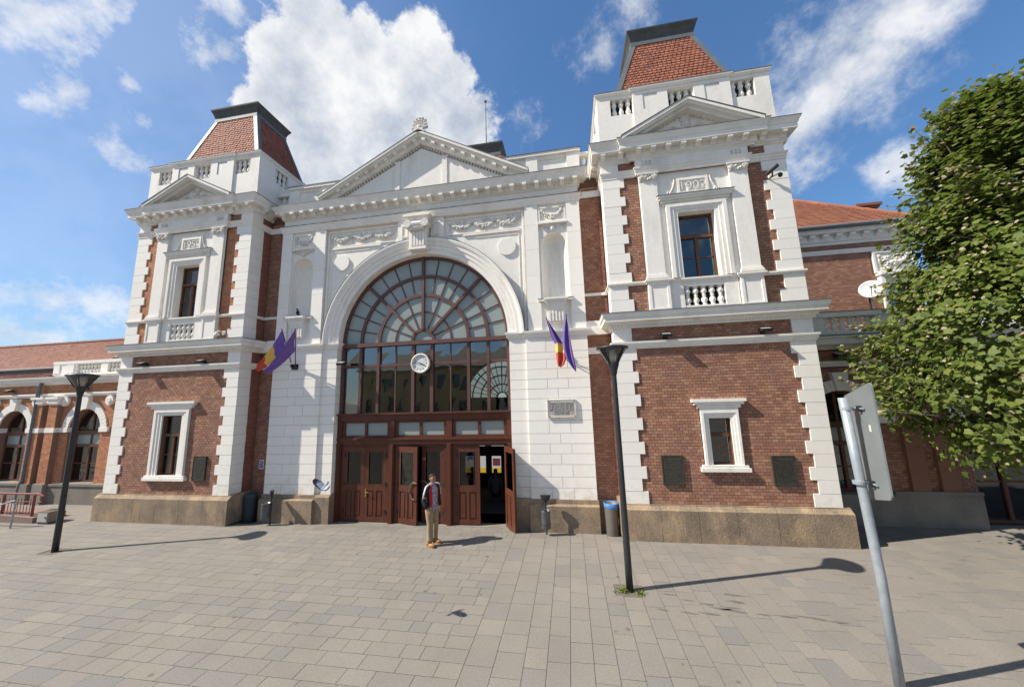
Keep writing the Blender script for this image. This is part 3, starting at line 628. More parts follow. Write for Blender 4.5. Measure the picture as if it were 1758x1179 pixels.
    MB().box(X(-.96), X(.96), -.16, -.012, 8.80, 8.85).box(X(-.92), X(.92), -.135, -.012, 8.73, 8.80).box(X(-.88), X(.88), -.09, -.012, 8.66, 8.73).box(X(-.85), X(.85), -.06, -.012, 8.60, 8.66).build('crown_moulding', 'ledge', wp)
    MB().box(X(-.98), X(.98), -.175, -.012, 8.852, 8.868).build('lead_capping', 'lead', wp)
    casement(wp, X(0), 6.52, 8.36, .462, .17, 7.72)
    tb = part('date_tablet', MB().box(X(-.40), X(.40), -.05, -.012, 8.87, 8.96).box(X(-.40), X(.40), -.05, -.012, 9.30, 9.38).box(X(-.40), X(-.33), -.05, -.012, 8.96, 9.30).box(X(.33), X(.40), -.05, -.012, 8.96, 9.30).box(X(-.52), X(.52), -.045, -.012, 9.40, 9.44), 'white')
    obj('lettering', text_mesh('1902' if s > 0 else '1959', .37, .022, 'orn'), tb, loc=(X(0), -.02, 9.12), rot=UP)
    for k in (-1, 1):
        m = MB(); m.tube([(X(k * (.46 + .16 * (1 - math.cos(t * 1.5)))), -.03, 9.36 - .42 * t) for t in [i / 7 for i in range(8)]], .028, 6)
        m.tube([(X(k * (.60 + .06 * math.cos(t))), -.03, 8.96 + .06 * math.sin(t)) for t in [i * .8 for i in range(8)]], .022, 6); m.build('scroll', 'orn', tb)
    # entablature
    ep = [(left, D), (left, 0), (X(-1.46), 0), (X(-1.46), -.10), (X(1.46), -.10), (X(1.46), 0), (right, 0), (right, D)]
    part('architrave', MB().sweep(ep, [(-.05, 9.6), (.012, 9.6), (.015, 9.67), (.03, 9.68), (.033, 9.74), (.055, 9.76), (.06, 9.80), (-.05, 9.80)]), 'white')
    fz = part('frieze', MB().box(X(-1.46), X(1.46), -.09, .04, 9.8, 10.06), 'white')
    for k in (-1, 1):
        r = MB()
        for i in range(9): r.blob((X(k * 1.16 + (i % 3 - 1) * .1), -.095, 9.88 + .05 * (i // 3)), (.04, .02, .022), 6, 4)
        r.build('rosette', 'orn', fz, kind='stuff')
    cpth = [(left, D), (left, 0), (X(-1.62), 0), (X(-1.62), -.08), (X(1.62), -.08), (X(1.62), 0), (right, 0), (right, D)]
    co = part('main_cornice', MB().sweep(cpth, [(-.05, 10.06), (.02, 10.06), (.03, 10.10), (.07, 10.12), (.07, 10.30), (.25, 10.30), (.25, 10.42), (.27, 10.44), (.29, 10.50), (.325, 10.56), (.325, 10.585), (-.05, 10.60)]), 'ledge')
    MB().sweep(cpth, [(-.03, 10.602), (.335, 10.587), (.335, 10.605), (-.03, 10.625)]).build('lead_capping', 'lead', co)
    for u, y in [(-1.5 + .3857 * 1.0 * i * 1.0, -.08) for i in range(0)] + [(-1.365 + .39 * i, -.08) for i in range(8)] + [(k * u, 0) for k in (-1, 1) for u in (1.84, 2.33)]:
        obj('modillion', MODM, co, loc=(X(u), y - .07, 10.30))
    for sx in (-1, 1):
        for y in ((.28, .62) if sx == inner else (.28, .75, 1.2)): obj('modillion', MODM, co, loc=(X(sx * (hw + .07)), y, 10.30), rot=(0, 0, math.pi / 2 * sx))
    dn = MB()
    for i in range(46): u = -2.36 + i * 4.72 / 45; dn.box(X(u) - .028, X(u) + .028, (-.125 if abs(u) < 1.6 else -.045), -.0, 10.125, 10.16)
    for sx in (-1, 1):
        for i in range(8): a, b = sorted((X(sx * hw), X(sx * (hw + .045)))); dn.box(a, b, .05 + i * .1, .106 + i * .1, 10.125, 10.16)
    dn.build('dentil_course', 'orn', co, kind='stuff')
    # pediment over the bay
    pd = part('tower_pediment', MB().prism([(X(-1.55), 10.62), (X(1.55), 10.62), (X(0), 11.36)], -.06, .1), 'white')
    for k in (-1, 1):
        rk = MB(); dz = 11.55 - 10.64
        for (y0, t0, t1) in ((-.42, -.09, 0.), (-.37, -.16, -.0901), (-.27, -.24, -.1601)):
            rk.prism([(X(k * 1.80), 10.60 + t0 + .03), (X(k * 1.80), 10.60 + t1 + .03), (X(0), 11.55 + t1), (X(0), 11.55 + t0)], y0, .1)
        rk.build('raking_cornice', 'ledge', pd)
        MB().prism([(X(k * 1.83), 10.633), (X(k * 1.83), 10.65), (X(0), 11.572), (X(0), 11.553)], -.435, .1).build('lead_capping', 'lead', pd)
        dt = MB()
        for i in range(12):
            t = (i + .7) / 13; x = X(k * 1.5 * (1 - t)); z = 10.66 + (11.30 - 10.66) * t; dt.box(x - .035, x + .035, -.12, -.06, z - .05, z)
        dt.build('dentil_course', 'orn', pd, kind='stuff')
    sh = MB().blob((X(0), -.06, 10.95), (.15, .06, .17), 10, 6).blob((X(0), -.10, 10.95), (.09, .05, .11), 8, 5)
    for k in (-1, 1):
        sh.tube([(X(k * (.14 + .42 * t)), -.075, 10.80 + .13 * math.sin(t * 3.0)) for t in [i / 8 for i in range(9)]], [.04 - .003 * i for i in range(9)], 6)
        sh.tube([(X(k * (.40 + .10 * math.cos(t))), -.075, 10.80 + .07 * math.sin(t)) for t in [i * .7 for i in range(9)]], .022, 6)
        sh.blob((X(k * .12), -.07, 11.12), (.05, .03, .06), 6, 4)
    sh.build('crest', 'orn', pd)
    # attic parapet with balusters
    za, zb, zt = 11.70, 12.25, 12.36
    pf = MB(); cols = [(-2.36, -1.97), (-1.33, -.33), (.33, 1.33), (1.97, 2.36)]
    pf.box(X(-2.36), X(2.36), .08, .30, 10.6, za)
    for a, b in cols: pf.box(X(a), X(b), .08, .30, za + .0005, zb)
    pf.box(X(-2.36), X(2.36), .08, .30, zb + .0005, zt)
    for k in (-1, 1):
        x0, x1 = sorted((X(k * 2.36), X(k * 2.14)))
        for a, b in ((.3, .75), (1.35, 1.95), (2.55, D)): pf.box(x0, x1, a, b, za + .001, zb)
        pf.box(x0, x1, .3, D, 10.6, za).box(x0, x1, .3, D, zb + .0005, zt)
    pf.box(X(-2.36), X(2.36), D, D + .2, 10.6, zt)
    pp = part('parapet', pf, 'white')
    m = MB(); m.box(X(-1.33), X(1.33), .035, .08, 10.6, za - .03)
    for a, b in ((-1.33, -.36), (.36, 1.33)): m.holes(X(a), X(b), za - .03, zt, [(X((a + b) / 2 - .20), X((a + b) / 2 + .20), za + .04, zb - .02)], .035); m.quad((X(a), .035, za - .03), (X(a), .08, za - .03), (X(a), .08, zt), (X(a), .035, zt)); m.quad((X(b), .035, za - .03), (X(b), .08, za - .03), (X(b), .08, zt), (X(b), .035, zt))
    m.box(X(-.36), X(.36), .035, .08, zb + .02, zt)
    for a, b in ((-1.33, -.36), (.36, 1.33)): m.quad((X(a), .052, za - .03), (X(b), .052, za - .03), (X(b), .052, zt), (X(a), .052, zt))
    m.build('pier_panels', 'white', pp)
    cpp = [(X(-2.36), D + .2), (X(-2.36), .08), (X(-1.36), .08), (X(-1.36), .03), (X(1.36), .03), (X(1.36), .08), (X(2.36), .08), (X(2.36), D + .2)]
    MB().sweep(cpp, [(-.24, zt), (.02, zt), (.045, zt + .04), (.06, zt + .06), (.06, zt + .10), (-.24, zt + .115)]).build('coping', 'white', pp)
    MB().sweep(cpp, [(-.2, zt + .1155), (.07, zt + .102), (.07, zt + .118), (-.2, zt + .132)]).build('lead_capping', 'lead', pp)
    MB().box(X(-2.1), X(2.1), .33, .36, 10.7, zt).box(X(-2.1), X(-2.07), .37, D, 10.7, zt).box(X(2.07), X(2.1), .37, D, 10.7, zt).build('parapet_shade_sheet', 'dark', pp)  # dark sheets added behind the balusters, standing in for the shade there
    for u0 in (-1.65, 0, 1.65):
        for i in (-1, 0, 1): obj('baluster', BALM, pp, loc=(X(u0 + i * .2), .19, za + .003))
    for k in (-1, 1):
        for y0 in (1.05, 2.25):
            for i in (-1, 0, 1): obj('baluster', BALM, pp, loc=(X(k * 2.25), y0 + i * .19, za + .003))
    # tiled truncated roof
    b = [Vector((X(-1.98), .44, 12.0)), Vector((X(1.98), .44, 12.0)), Vector((X(1.98), 3.08, 12.0)), Vector((X(-1.98), 3.08, 12.0))]
    t = [Vector((X(-.95), 1.06, 15.02)), Vector((X(.95), 1.06, 15.02)), Vector((X(.95), 2.44, 15.02)), Vector((X(-.95), 2.44, 15.02))]
    core2 = MB(); core2.add([p - Vector((0, 0, .03)) for p in b] + [p - Vector((0, 0, .03)) for p in t], [(0, 1, 5, 4), (1, 2, 6, 5), (2, 3, 7, 6), (3, 0, 4, 7)])
    rf = part('tower_roof', core2, 'tileb')
    tl = MB()
    for i in range(4): tiles(tl, b[i], b[(i + 1) % 4], t[(i + 1) % 4], t[i], .14, .115)
    tl.build('roof_tiles', 'tile', rf, kind='stuff')
    for i in range(4):
        a0, a1 = b[i], t[i]; ctr = Vector((X(0), 1.75, 12)); o1 = (a0 - ctr); o1.z = 0; o1 = Vector((math.copysign(1, o1.x), math.copysign(1, o1.y), 0))
        hp = MB(); e = Vector((o1.x * .03, o1.y * .03, .03)); dx = Vector((-o1.x * .13, 0, .0)); dy = Vector((0, -o1.y * .13, .0)); n1 = Vector((0, o1.y * .035, .01)); n2 = Vector((o1.x * .035, 0, .01))
        hp.quad(a0 + e, a0 + dx + n1, a1 + dx + n1, a1 + e); hp.quad(a0 + e, a1 + e, a1 + dy + n2, a0 + dy + n2); hp.build('hip_flashing', 'zinc', rf)
    tp = [(t[3].x, t[3].y), (t[0].x, t[0].y), (t[1].x, t[1].y), (t[2].x, t[2].y)]
    MB().sweep(tp, [(-.3, 14.98), (.05, 14.98), (.05, 15.12), (-.3, 15.12)], True).build('cap_apron', 'zinc', rf)
    MB().sweep(tp, [(-.4, 15.121), (.03, 15.121), (.05, 15.20), (.10, 15.34), (.155, 15.44), (.165, 15.49), (-.4, 15.53)], True).build('roof_cap', 'darkzinc', rf)
    MB().box(t[0].x + .05, t[1].x - .05, t[0].y + .05, t[2].y - .05, 15.4, 15.52).build('cap_deck', 'darkzinc', rf)
    # ground floor window
    wp = thing_part('window')
    surround(wp, X(0), lz0, lz1, lh, low_, .03, ltop, depth=.07); t_ = ltop
    MB().box(X(-lcr), X(lcr), -.10, .03, t_ + .21, t_ + .28).box(X(-lcr + .05), X(lcr - .05), -.075, .03, t_ + .14, t_ + .21).box(X(-lcr + .12), X(lcr - .12), -.05, .03, t_ + .06, t_ + .14).box(X(-low_ - .01), X(low_ + .01), -.035, .03, t_, t_ + .06).build('crown_moulding', 'white', wp)
    MB().box(X(-low_ - .12), X(low_ + .12), -.075, .05, lz0 - .15, lz0 - .06).box(X(-low_ - .08), X(low_ + .08), -.06, .05, lz0 - .06, lz0).build('sill', 'white', wp)
    casement(wp, X(0), lz0 + .002, lz1 - .002, lh - .002, .13, 2.46 if s > 0 else 2.63, cols=1 if s > 0 else 2, rows=1 if s > 0 else 2, w=.035)
def thing_part(name):
    o = obj(name, None, ST); o.empty_display_size = .1; return o
def disc(x, y0, y1, z, r, n=14):
    vs = [(x + r * math.cos(2 * math.pi * i / n), y0, z + r * math.sin(2 * math.pi * i / n)) for i in range(n)]; vs += [(a, y1, c) for a, _, c in vs]
    return vs, [tuple(range(n)), tuple(range(2 * n - 1, n - 1, -1))] + [(i, (i + 1) % n, (i + 1) % n + n, i + n) for i in range(n)]
def surround(par, cx, z0, z1, hw, ow, y, top, depth=.09):
    m = MB(); n = 3
    for i in range(n):
        a = hw + (ow - hw) * i / n; b = hw + (ow - hw) * (i + 1) / n; d = depth * (.45 + .55 * (i / (n - 1))); zt0 = z1 + (top - z1) * i / n; zt1 = z1 + (top - z1) * (i + 1) / n
        for k in (-1, 1):
            x0, x1 = sorted((cx + k * (a + .0005), cx + k * b)); m.box(x0, x1, y - d, y + .02, z0, zt1)
        m.box(cx - a, cx + a, y - d, y + .02, zt0, zt1)
    m.build('surround', 'white', par)
tower(1); tower(-1)

# ------------------------------------------------------------------ central entrance block
YP = .60
def central():
    zc = [.72, 1.02, 1.31, 1.64, 1.93, 2.2, 2.48, 2.84, 3.11, 3.46, 3.74, 4.02, 4.31, 4.59, 4.80, 5.23]
    # backing walls
    for s in (-1, 1):
        X = lambda u: s * u
        def bx(mb, a, b, y0, y1, z0, z1): x0, x1 = sorted((X(a), X(b))); mb.box(x0, x1, y0, y1, z0, z1); return mb
        pl = part('entrance_plinth', bx(bx(MB(), 3.4, 5.15, YP - .08, 1.0, -.3, .5), 2.86, 3.4, .66, 1.0, -.3, .5), 'mortar')
        for a, b in ((3.34, 4.0), (4.004, 4.6), (4.604, 5.2)):
            x0, x1 = sorted((X(a), X(b))); MB().prismx([(YP - .13, -.3), (YP - .13, .575), (YP - .10, .60), (YP - .03, .61), (YP - .03, .718), (YP + .2, .718), (YP + .2, -.3)], x0, x1).build('plinth_block', 'stone', pl)
        x0, x1 = sorted((X(2.83), X(3.338))); MB().prismx([(.56, -.3), (.56, .66), (.60, .718), (.9, .718), (.9, -.3)], x0, x1).build('plinth_block', 'stone', pl)
        # rusticated pilaster, block by block
        pw = part('entrance_pier', bx(bx(bx(bx(MB(), 3.39, 5.155, YP + .012, 1.0, .72, 5.44), 2.87, 3.39, .672, 1.0, .72, 5.46), 3.48, 3.879, YP + .012, 1.0, 5.441, 9.46), 4.761, 5.155, YP + .012, 1.0, 5.441, 9.46), 'joint')
        for i, (a, b) in enumerate(zip(zc, zc[1:])):
            j = .005
            cuts = [3.38, 3.96, 4.56, 5.166] if i % 2 == 0 else [3.38, 4.26, 5.166]
            for c, d in zip(cuts, cuts[1:]):
                e = U(-.002, .002); bx(MB(), c + (j if c > 3.38 else 0), d - (j if d < 5.1 else 0), YP + e, YP + .25, a + j, b - j).build('ashlar_block', 'ash', pw)
            bx(MB(), 2.86, 3.379, .66, .92, a + j, b - j).build('ashlar_block', 'ash', pw)
        ip = [(-5.17, 1.), (-5.17, YP), (-3.36, YP), (-3.36, .655), (-2.84, .655), (-2.84, .96)] if s < 0 else [(2.84, .96), (2.84, .655), (3.36, .655), (3.36, YP), (5.17, YP), (5.17, 1.)]
        im = part('impost', MB().sweep(ip, [(-.03, 5.23), (.01, 5.23), (.02, 5.28), (.05, 5.30), (.05, 5.34), (.08, 5.37), (.09, 5.42), (.09, 5.445), (-.03, 5.46)]), 'white')
        # upper strips
        for a, b in ((3.47, 3.88), (4.76, 5.166)):
            zz = [5.465, 6.3, 7.15, 8.0, 8.8, 9.46] if a < 4 else [5.465, 5.9, 6.75, 7.6, 8.45, 9.46]
            for c, d in zip(zz, zz[1:]): bx(MB(), a, b, YP, YP + .2, c + .003, d - .002).build('ashlar_block', 'ash', pw)
        # niche panel with half-round niche
        nx, nr, nb, ns = 4.32, .39, 6.40, 8.12
        m = MB(); N_ = 14; yf = YP + .05
        pts = [(nx + nr * math.cos(math.pi * i / N_), ns + nr * math.sin(math.pi * i / N_)) for i in range(N_ + 1)]
        for (a, b), (c, d) in zip(pts, pts[1:]): m.quad((X(a), yf, b), (X(a), yf, 9.46), (X(c), yf, 9.46), (X(c), yf, d))
        m.quad((X(3.88), yf, 5.46), (X(nx - nr), yf, 5.46), (X(nx - nr), yf, 9.46), (X(3.88), yf, 9.46)); m.quad((X(nx + nr), yf, 5.46), (X(4.76), yf, 5.46), (X(4.76), yf, 9.46), (X(nx + nr), yf, 9.46))
        m.quad((X(nx - nr), yf, 5.46), (X(nx + nr), yf, 5.46), (X(nx + nr), yf, nb), (X(nx - nr), yf, nb))
        m.build('niche_panel', 'white', pw)
        nm = MB(); K = 12
        ring = lambda r, z: [(X(nx + r * math.cos(math.pi * i / K)), yf + r * .8 * math.sin(math.pi * i / K), z) for i in range(K + 1)]
        rows = [ring(nr, nb), ring(nr, ns)] + [ring(nr * math.cos(t * math.pi / 2 / 7), ns + nr * math.sin(t * math.pi / 2 / 7)) for t in range(1, 7)] + [ring(.001, ns + nr)]
        for r0, r1 in zip(rows, rows[1:]):
            for i in range(K): nm.quad(r0[i], r0[i + 1], r1[i + 1], r1[i])
        nm.add(rows[0], [tuple(range(K + 1))]); nm.build('niche', 'white', pw, True)
        bk = MB(); bx(bk, 3.80, 4.84, YP - .07, YP + .05, 6.33, 6.385); bx(bk, 3.98, 4.66, YP - .22, YP - .07, 6.33, 6.385); bx(bk, 4.0, 4.64, YP - .19, YP + .05, 6.27, 6.33); bx(bk, 4.04, 4.60, YP - .15, YP + .05, 6.20, 6.27)
        x0, x1 = sorted((X(4.06), X(4.58))); bk.prismx([(YP + .05, 5.66), (YP - .03, 5.66), (YP - .06, 5.75), (YP - .08, 6.0), (YP - .15, 6.2), (YP + .05, 6.2)], x0, x1)
        cons = bk.build('niche_console', 'ledge', pw)
        fl = MB()
        for i in range(5): bx(fl, 4.10 + i * .095, 4.145 + i * .095, YP - .105, YP - .03, 5.70, 6.0)
        fl.build('fluting', 'white', pw, kind='stuff')
        MB().box(*sorted((X(3.79), X(4.85))), YP - .08, YP + .05, 6.386, 6.40).build('lead_capping', 'lead', pw)
        gp = MB(); bx(gp, 3.90, 4.74, YP + .01, yf, 8.87, 8.91); bx(gp, 3.90, 4.74, YP + .01, yf, 9.32, 9.36); bx(gp, 3.90, 3.95, YP + .01, yf, 8.91, 9.32); bx(gp, 4.69, 4.74, YP + .01, yf, 8.91, 9.32); bx(gp, 3.87, 4.78, YP - .05, yf, 8.79, 8.84)
        g = part('garland_panel', gp, 'white')
        sw = MB(); swag(sw, X(4.02), X(4.62), 9.22, yf, .18, 15, .046); sw.build('garland', 'orn', g, kind='stuff')
        sw = MB(); swag(sw, X(3.95), X(4.68), 8.76, yf, .10, 12, .03); sw.blob((X(4.32), yf - .03, 8.64), (.07, .05, .09), 8, 5); sw.build('garland', 'orn', g, kind='stuff')
        # brick recess beside the tower
        rc = part('recess_wall', MB().holes(*sorted((X(5.166), X(5.86))), -.3, 10.2, [], .80), 'mortar')
        rb = MB()
        for z0, z1 in ((.72, 4.69), (4.88, 5.25), (5.66, 6.43), (6.53, 9.6), (9.8, 10.0)): bricks(rb, (0, .796, 0), (1, 0, 0), (0, -1, 0), *sorted((X(5.166), X(5.82))), z0, z1)
        rb.build('brickwork', 'brick', rc, kind='stuff')
        for z0, z1, d in ((4.69, 4.88, .07), (5.25, 5.65, .16), (6.43, 6.52, .04), (9.6, 9.8, .05)): bx(MB(), 5.168, 5.815, .80 - d, .85, z0, z1).build('string_course', 'white', rc)
        bx(MB(), 5.18, 5.82, .74, .85, -.3, .70).build('plinth_block', 'stone', rc)
    # spandrel wall with arch opening
    cz, Ra = 5.40, 2.83; yS = .72
    sp = MB(); n = 64; pts = [(Ra * math.cos(math.pi * i / n), cz + Ra * math.sin(math.pi * i / n)) for i in range(n + 1)]
    for (a, b), (c, d) in zip(pts, pts[1:]): sp.quad((a, yS, b), (a, yS, 9.46), (c, yS, 9.46), (c, yS, d)); sp.quad((a, yS, b), (c, yS, d), (c, 1.1, d), (a, 1.1, b))
    for k in (-1, 1): sp.quad((k * 2.83, yS, 5.46), (k * 3.48, yS, 5.46), (k * 3.48, yS, 9.46), (k * 2.83, yS, 9.46))
    wall = part('spandrel_wall', sp, 'white')
    part('archivolt', MB().arch(0, cz, [(2.83, yS + .01), (2.83, .64), (2.90, .63), (2.98, .63), (2.985, .60), (3.10, .595), (3.105, .565), (3.22, .56), (3.235, .53), (3.30, .51), (3.345, .51), (3.35, yS + .01)], .0, math.pi, 96), 'white', smooth=False)
    part('arch_capping', MB().arch(0, cz, [(3.351, yS), (3.351, .505), (3.362, .505), (3.362, yS)], .04, math.pi - .04, 96), 'lead')
    for s in (-1, 1):
        X = lambda u: s * u
        def bx(mb, a, b, y0, y1, z0, z1): x0, x1 = sorted((X(a), X(b))); mb.box(x0, x1, y0, y1, z0, z1); return mb
        f = MB(); bx(f, .80, 3.40, yS - .045, yS, 9.33, 9.39); bx(f, 3.36, 3.42, yS - .045, yS, 5.5, 9.33); bx(f, .95, 3.30, yS - .03, yS, 8.80, 8.835); bx(f, 1.45, 3.30, yS - .045, yS, 8.72, 8.775); bx(f, 1.85, 3.27, yS - .02, yS, 8.62, 8.64); bx(f, 3.25, 3.27, yS - .02, yS, 6.4, 8.62)
        pn = part('spandrel_moulding', f, 'white')
        sw = MB()
        for a in (1.0, 1.76, 2.52):
            swag(sw, X(a), X(a + .74), 9.17, yS, .16, 16, .05)
            for q in range(14): sw.blob((X(a + .37 + U(-.22, .22)), yS - .01, 9.2 + U(-.06, .07)), (U(.02, .04), .022, U(.015, .03)), 6, 4)
        sw.build('garland', 'orn', pn, kind='stuff')
        d = MB(); d.add(*disc(X(2.87), yS - .05, yS + .01, 8.22, .28, 32)); d.build('roundel', 'white', pn)
        kb = MB(); bx(kb, .36, .80, yS - .10, yS, 8.72, 9.455); kf = part('keystone_flank', kb, 'white')
        g = MB(); bx(g, .44, .66, yS - .125, yS - .1, 9.24, 9.27); bx(g, .44, .66, yS - .125, yS - .1, 8.86, 8.89); bx(g, .44, .47, yS - .125, yS - .1, 8.89, 9.24); bx(g, .63, .66, yS - .125, yS - .1, 8.89, 9.24)
        for i in range(4): bx(g, .46 + i * .055, .49 + i * .055, yS - .12, yS - .1, 8.82, 8.86)
        g.build('inset_frame', 'white', kf)
    ks = MB().prism([(-.27, 8.34), (.27, 8.34), (.33, 9.28), (-.33, 9.28)], .40, yS).box(-.37, .37, .36, yS, 9.28, 9.36).box(-.42, .42, .32, yS, 9.36, 9.40).box(-.46, .46, .28, yS, 9.40, 9.465)
    k = part('keystone', ks, 'white'); v = MB()
    v.tube([(-.34, .36, 9.12), (.34, .36, 9.12)], .12, 14); v.tube([(-.25, .345, 9.0), (.25, .345, 9.0)], .08, 10)
    for q in (-1, 1): v.add(*disc(q * .29, .24, .5, 9.12, .13, 16))
    v.build('volute', 'orn', k, False); fl = MB()
    for i in range(5): x = -.2 + i * .1; fl.box(x - .028, x + .028, .372, .40, 8.42, 8.86)
    fl.build('fluting', 'white', k, kind='stuff'); MB().box(-.30, .30, .375, .6, 8.30, 8.38).build('foot', 'white', k)
    # entablature across
    ep = [(-5.166, 1.), (-5.166, YP), (5.166, YP), (5.166, 1.)]
    ar = part('entrance_architrave', MB().sweep(ep, [(-.3, 9.46), (.02, 9.46), (.025, 9.53), (.04, 9.54), (.045, 9.61), (.075, 9.64), (.08, 9.675), (-.3, 9.69)]), 'white')
    MB().sweep(ep, [(-.02, 9.69), (.09, 9.677), (.09, 9.697), (-.02, 9.71)]).build('lead_capping', 'lead', ar)
    part('entrance_frieze', MB().sweep(ep, [(-.3, 9.69), (-.02, 9.69), (-.02, 9.95), (-.3, 9.95)]), 'white')
    co = part('entrance_cornice', MB().sweep(ep, [(-.3, 9.945), (.01, 9.945), (.02, 9.97), (.05, 9.985), (.05, 10.13), (.21, 10.13), (.21, 10.23), (.235, 10.25), (.25, 10.30), (.285, 10.36), (.285, 10.385), (-.3, 10.40)]), 'ledge')
    MB().sweep(ep, [(-.3, 10.402), (.295, 10.387), (.295, 10.405), (-.3, 10.425)]).build('lead_capping', 'lead', co)
    for i in range(27): obj('modillion', MODC, co, loc=(-5.08 + i * 10.16 / 26, YP - .05, 10.13))
    dn = MB()
    for i in range(92): x = -5.14 + i * 10.28 / 91; dn.box(x - .03, x + .03, YP - .075, YP, 9.985, 10.02)
    dn.build('dentil_course', 'orn', co, kind='stuff')
    # pediment
    zb, za = 10.42, 12.34
    pd = part('pediment', MB().prism([(-3.2, zb), (3.2, zb), (0, 12.05)], .62, .95), 'white')
    for k in (-1, 1):
        sl = (za - zb) / 3.6; L = lambda u, t: (k * u, zb + (3.6 - u) * sl + t)
        for nm, y0, t0, t1 in (('raking_cornice', .32, .10, .19), ('raking_cornice', .38, .02, .0999), ('raking_cornice', .50, -.16, .0199)):
            MB().prism([L(3.66 if t0 >= 0 else 3.5, t0), L(3.66 if t0 >= 0 else 3.5, t1), L(0, t1), L(0, t0)], y0, 1.1).build(nm, 'ledge' if t0 > .05 else 'white', pd)
        MB().prism([L(3.68, .1905), L(3.68, .205), L(0, .215), L(0, .1905)], .31, 1.1).build('lead_capping', 'lead', pd)
        for i in range(9):
            u = .18 + i * .345; x, z = L(u, -.16)
            o = obj('modillion', MODC, pd, loc=(x, .56, z + .15), rot=(0, k * math.atan(sl), 0))
        dt = MB()
        for i in range(32):
            u = .06 + i * .1; x, z = L(u, -.24); dt.box(x - .03, x + .03, .585, .62, z, z + .06)
        dt.build('dentil_course', 'orn', pd, kind='stuff')
        MB().box(*sorted((k * .76, k * .93)), .585, .62, zb, zb + 1.25).build('tympanum_strip', 'white', pd)
        MB().prism([(k * 1.02, zb + .08), (k * 2.55, zb + .08), (k * 2.45, zb + .13), (k * 1.02, zb + .88)], .605, .62).build('tympanum_panel', 'white', pd)
    # palmette on top
    ac = MB().box(-.16, .16, .34, .62, 12.5, 12.62).box(-.24, .24, .32, .64, 12.44, 12.5)
    for i in range(9):
        a = math.radians(-84 + i * 21); l = .36 if abs(i - 4) < 3 else .28
        for t in range(5): q = t / 4; ac.blob((math.sin(a) * (.08 + l * .62 * q), .46, 12.68 + math.cos(a) * (.02 + l * q)), (.045 + .012 * q, .06, .045 + .012 * q), 6, 4)
    ac.blob((0, .42, 12.68), (.09, .08, .09), 8, 5); part('acroterion', ac, 'orn')
    # parapet behind
    pr = MB(); pr.box(-5.28, 5.28, .92, 1.15, 10.40, 11.32)
    for s in (-1, 1):
        for a, b in ((3.55, 3.93), (4.88, 5.28), (2.3, 2.65)): pr.box(*sorted((s * a, s * b)), .86, .92, 10.40, 11.32)
        pr.box(*sorted((s * 3.93, s * 4.88)), .89, .92, 11.2, 11.32).box(*sorted((s * 3.93, s * 4.88)), .89, .92, 10.40, 10.5)
    pp = part('entrance_parapet', pr, 'white')
    MB().box(-5.32, 5.32, .82, 1.2, 11.321, 11.42).build('coping', 'white', pp); MB().box(-5.34, 5.34, .80, 1.22, 11.4205, 11.44).build('lead_capping', 'lead', pp)
    for s in (-1, 1):
        MB().box(*sorted((s * 5.285, s * 5.85)), .95, 1.15, 10.40, 10.62).box(*sorted((s * 5.285, s * 5.85)), .92, 1.18, 11.17, 11.30).build('coping', 'white', pp)
        for x in (5.42, 5.64): obj('baluster', BALM, pp, loc=(s * x, 1.05, 10.625))
    # roof deck, hall walls and inside
    MB().box(-5.8, 5.8, 1.15, 14, 10.1, 10.3).build('flat_roof', 'lead', ST)
    h = MB(); h.quad((-5.1, 1.0, -.14), (5.1, 1.0, -.14), (5.1, 2.0, -.14), (-5.1, 2.0, -.14))
    for i in range(4): z = -.14 - .175 * i; h.quad((-5.1, 2 + .3 * i, z), (5.1, 2 + .3 * i, z), (5.1, 2 + .3 * i, z - .175), (-5.1, 2 + .3 * i, z - .175)); h.quad((-5.1, 2 + .3 * i, z - .175), (5.1, 2 + .3 * i, z - .175), (5.1, 2.3 + .3 * i if i < 3 else 14, z - .175), (-5.1, 2.3 + .3 * i if i < 3 else 14, z - .175)); hall = part('hall_floor', h, 'greystone')
    for s in (-1, 1): MB().box(*sorted((s * 5.1, s * 5.3)), 1.0, 14, -.3, 10.1).build('hall_side_wall', 'hall', ST)
    bk = MB(); cz2, R2 = 3.5, 2.55; n = 32; pts = [(R2 * math.cos(math.pi * i / n), cz2 + R2 * math.sin(math.pi * i / n)) for i in range(n + 1)]
    for (a, b), (c, d) in zip(pts, pts[1:]): bk.quad((a, 14, b), (a, 14, 10.1), (c, 14, 10.1), (c, 14, d))
    for k in (-1, 1): bk.quad((k * R2, 14, -.3), (k * 5.2, 14, -.3), (k * 5.2, 14, 10.1), (k * R2, 14, 10.1))
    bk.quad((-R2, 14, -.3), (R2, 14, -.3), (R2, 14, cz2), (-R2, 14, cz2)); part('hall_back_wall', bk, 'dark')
    rf = MB()
    for r in (.35, .9, 1.5, 2.1, 2.5): rf.arch(0, cz2, [(r - .04, 13.95), (r + .04, 13.95), (r + .04, 14.03), (r - .04, 14.03)], 0, math.pi, 32)
    for i in range(17): a = math.pi * i / 16; r0 = .35 if i % 2 == 0 else .9; ray(rf, 0, cz2, a, r0, 2.5, .035 if i % 4 == 0 else .02, 13.96, 14.02)
    rfl = part('rear_fanlight', rf, 'bar')
    for i in range(8): m = MB(); m.arch(0, cz2, [(.3, 14.0), (2.5, 14.0), (2.5, 14.01), (.3, 14.01)], math.pi * i / 8, math.pi * (i + 1) / 8, 4); m.build('pane', 'glassm', rfl)
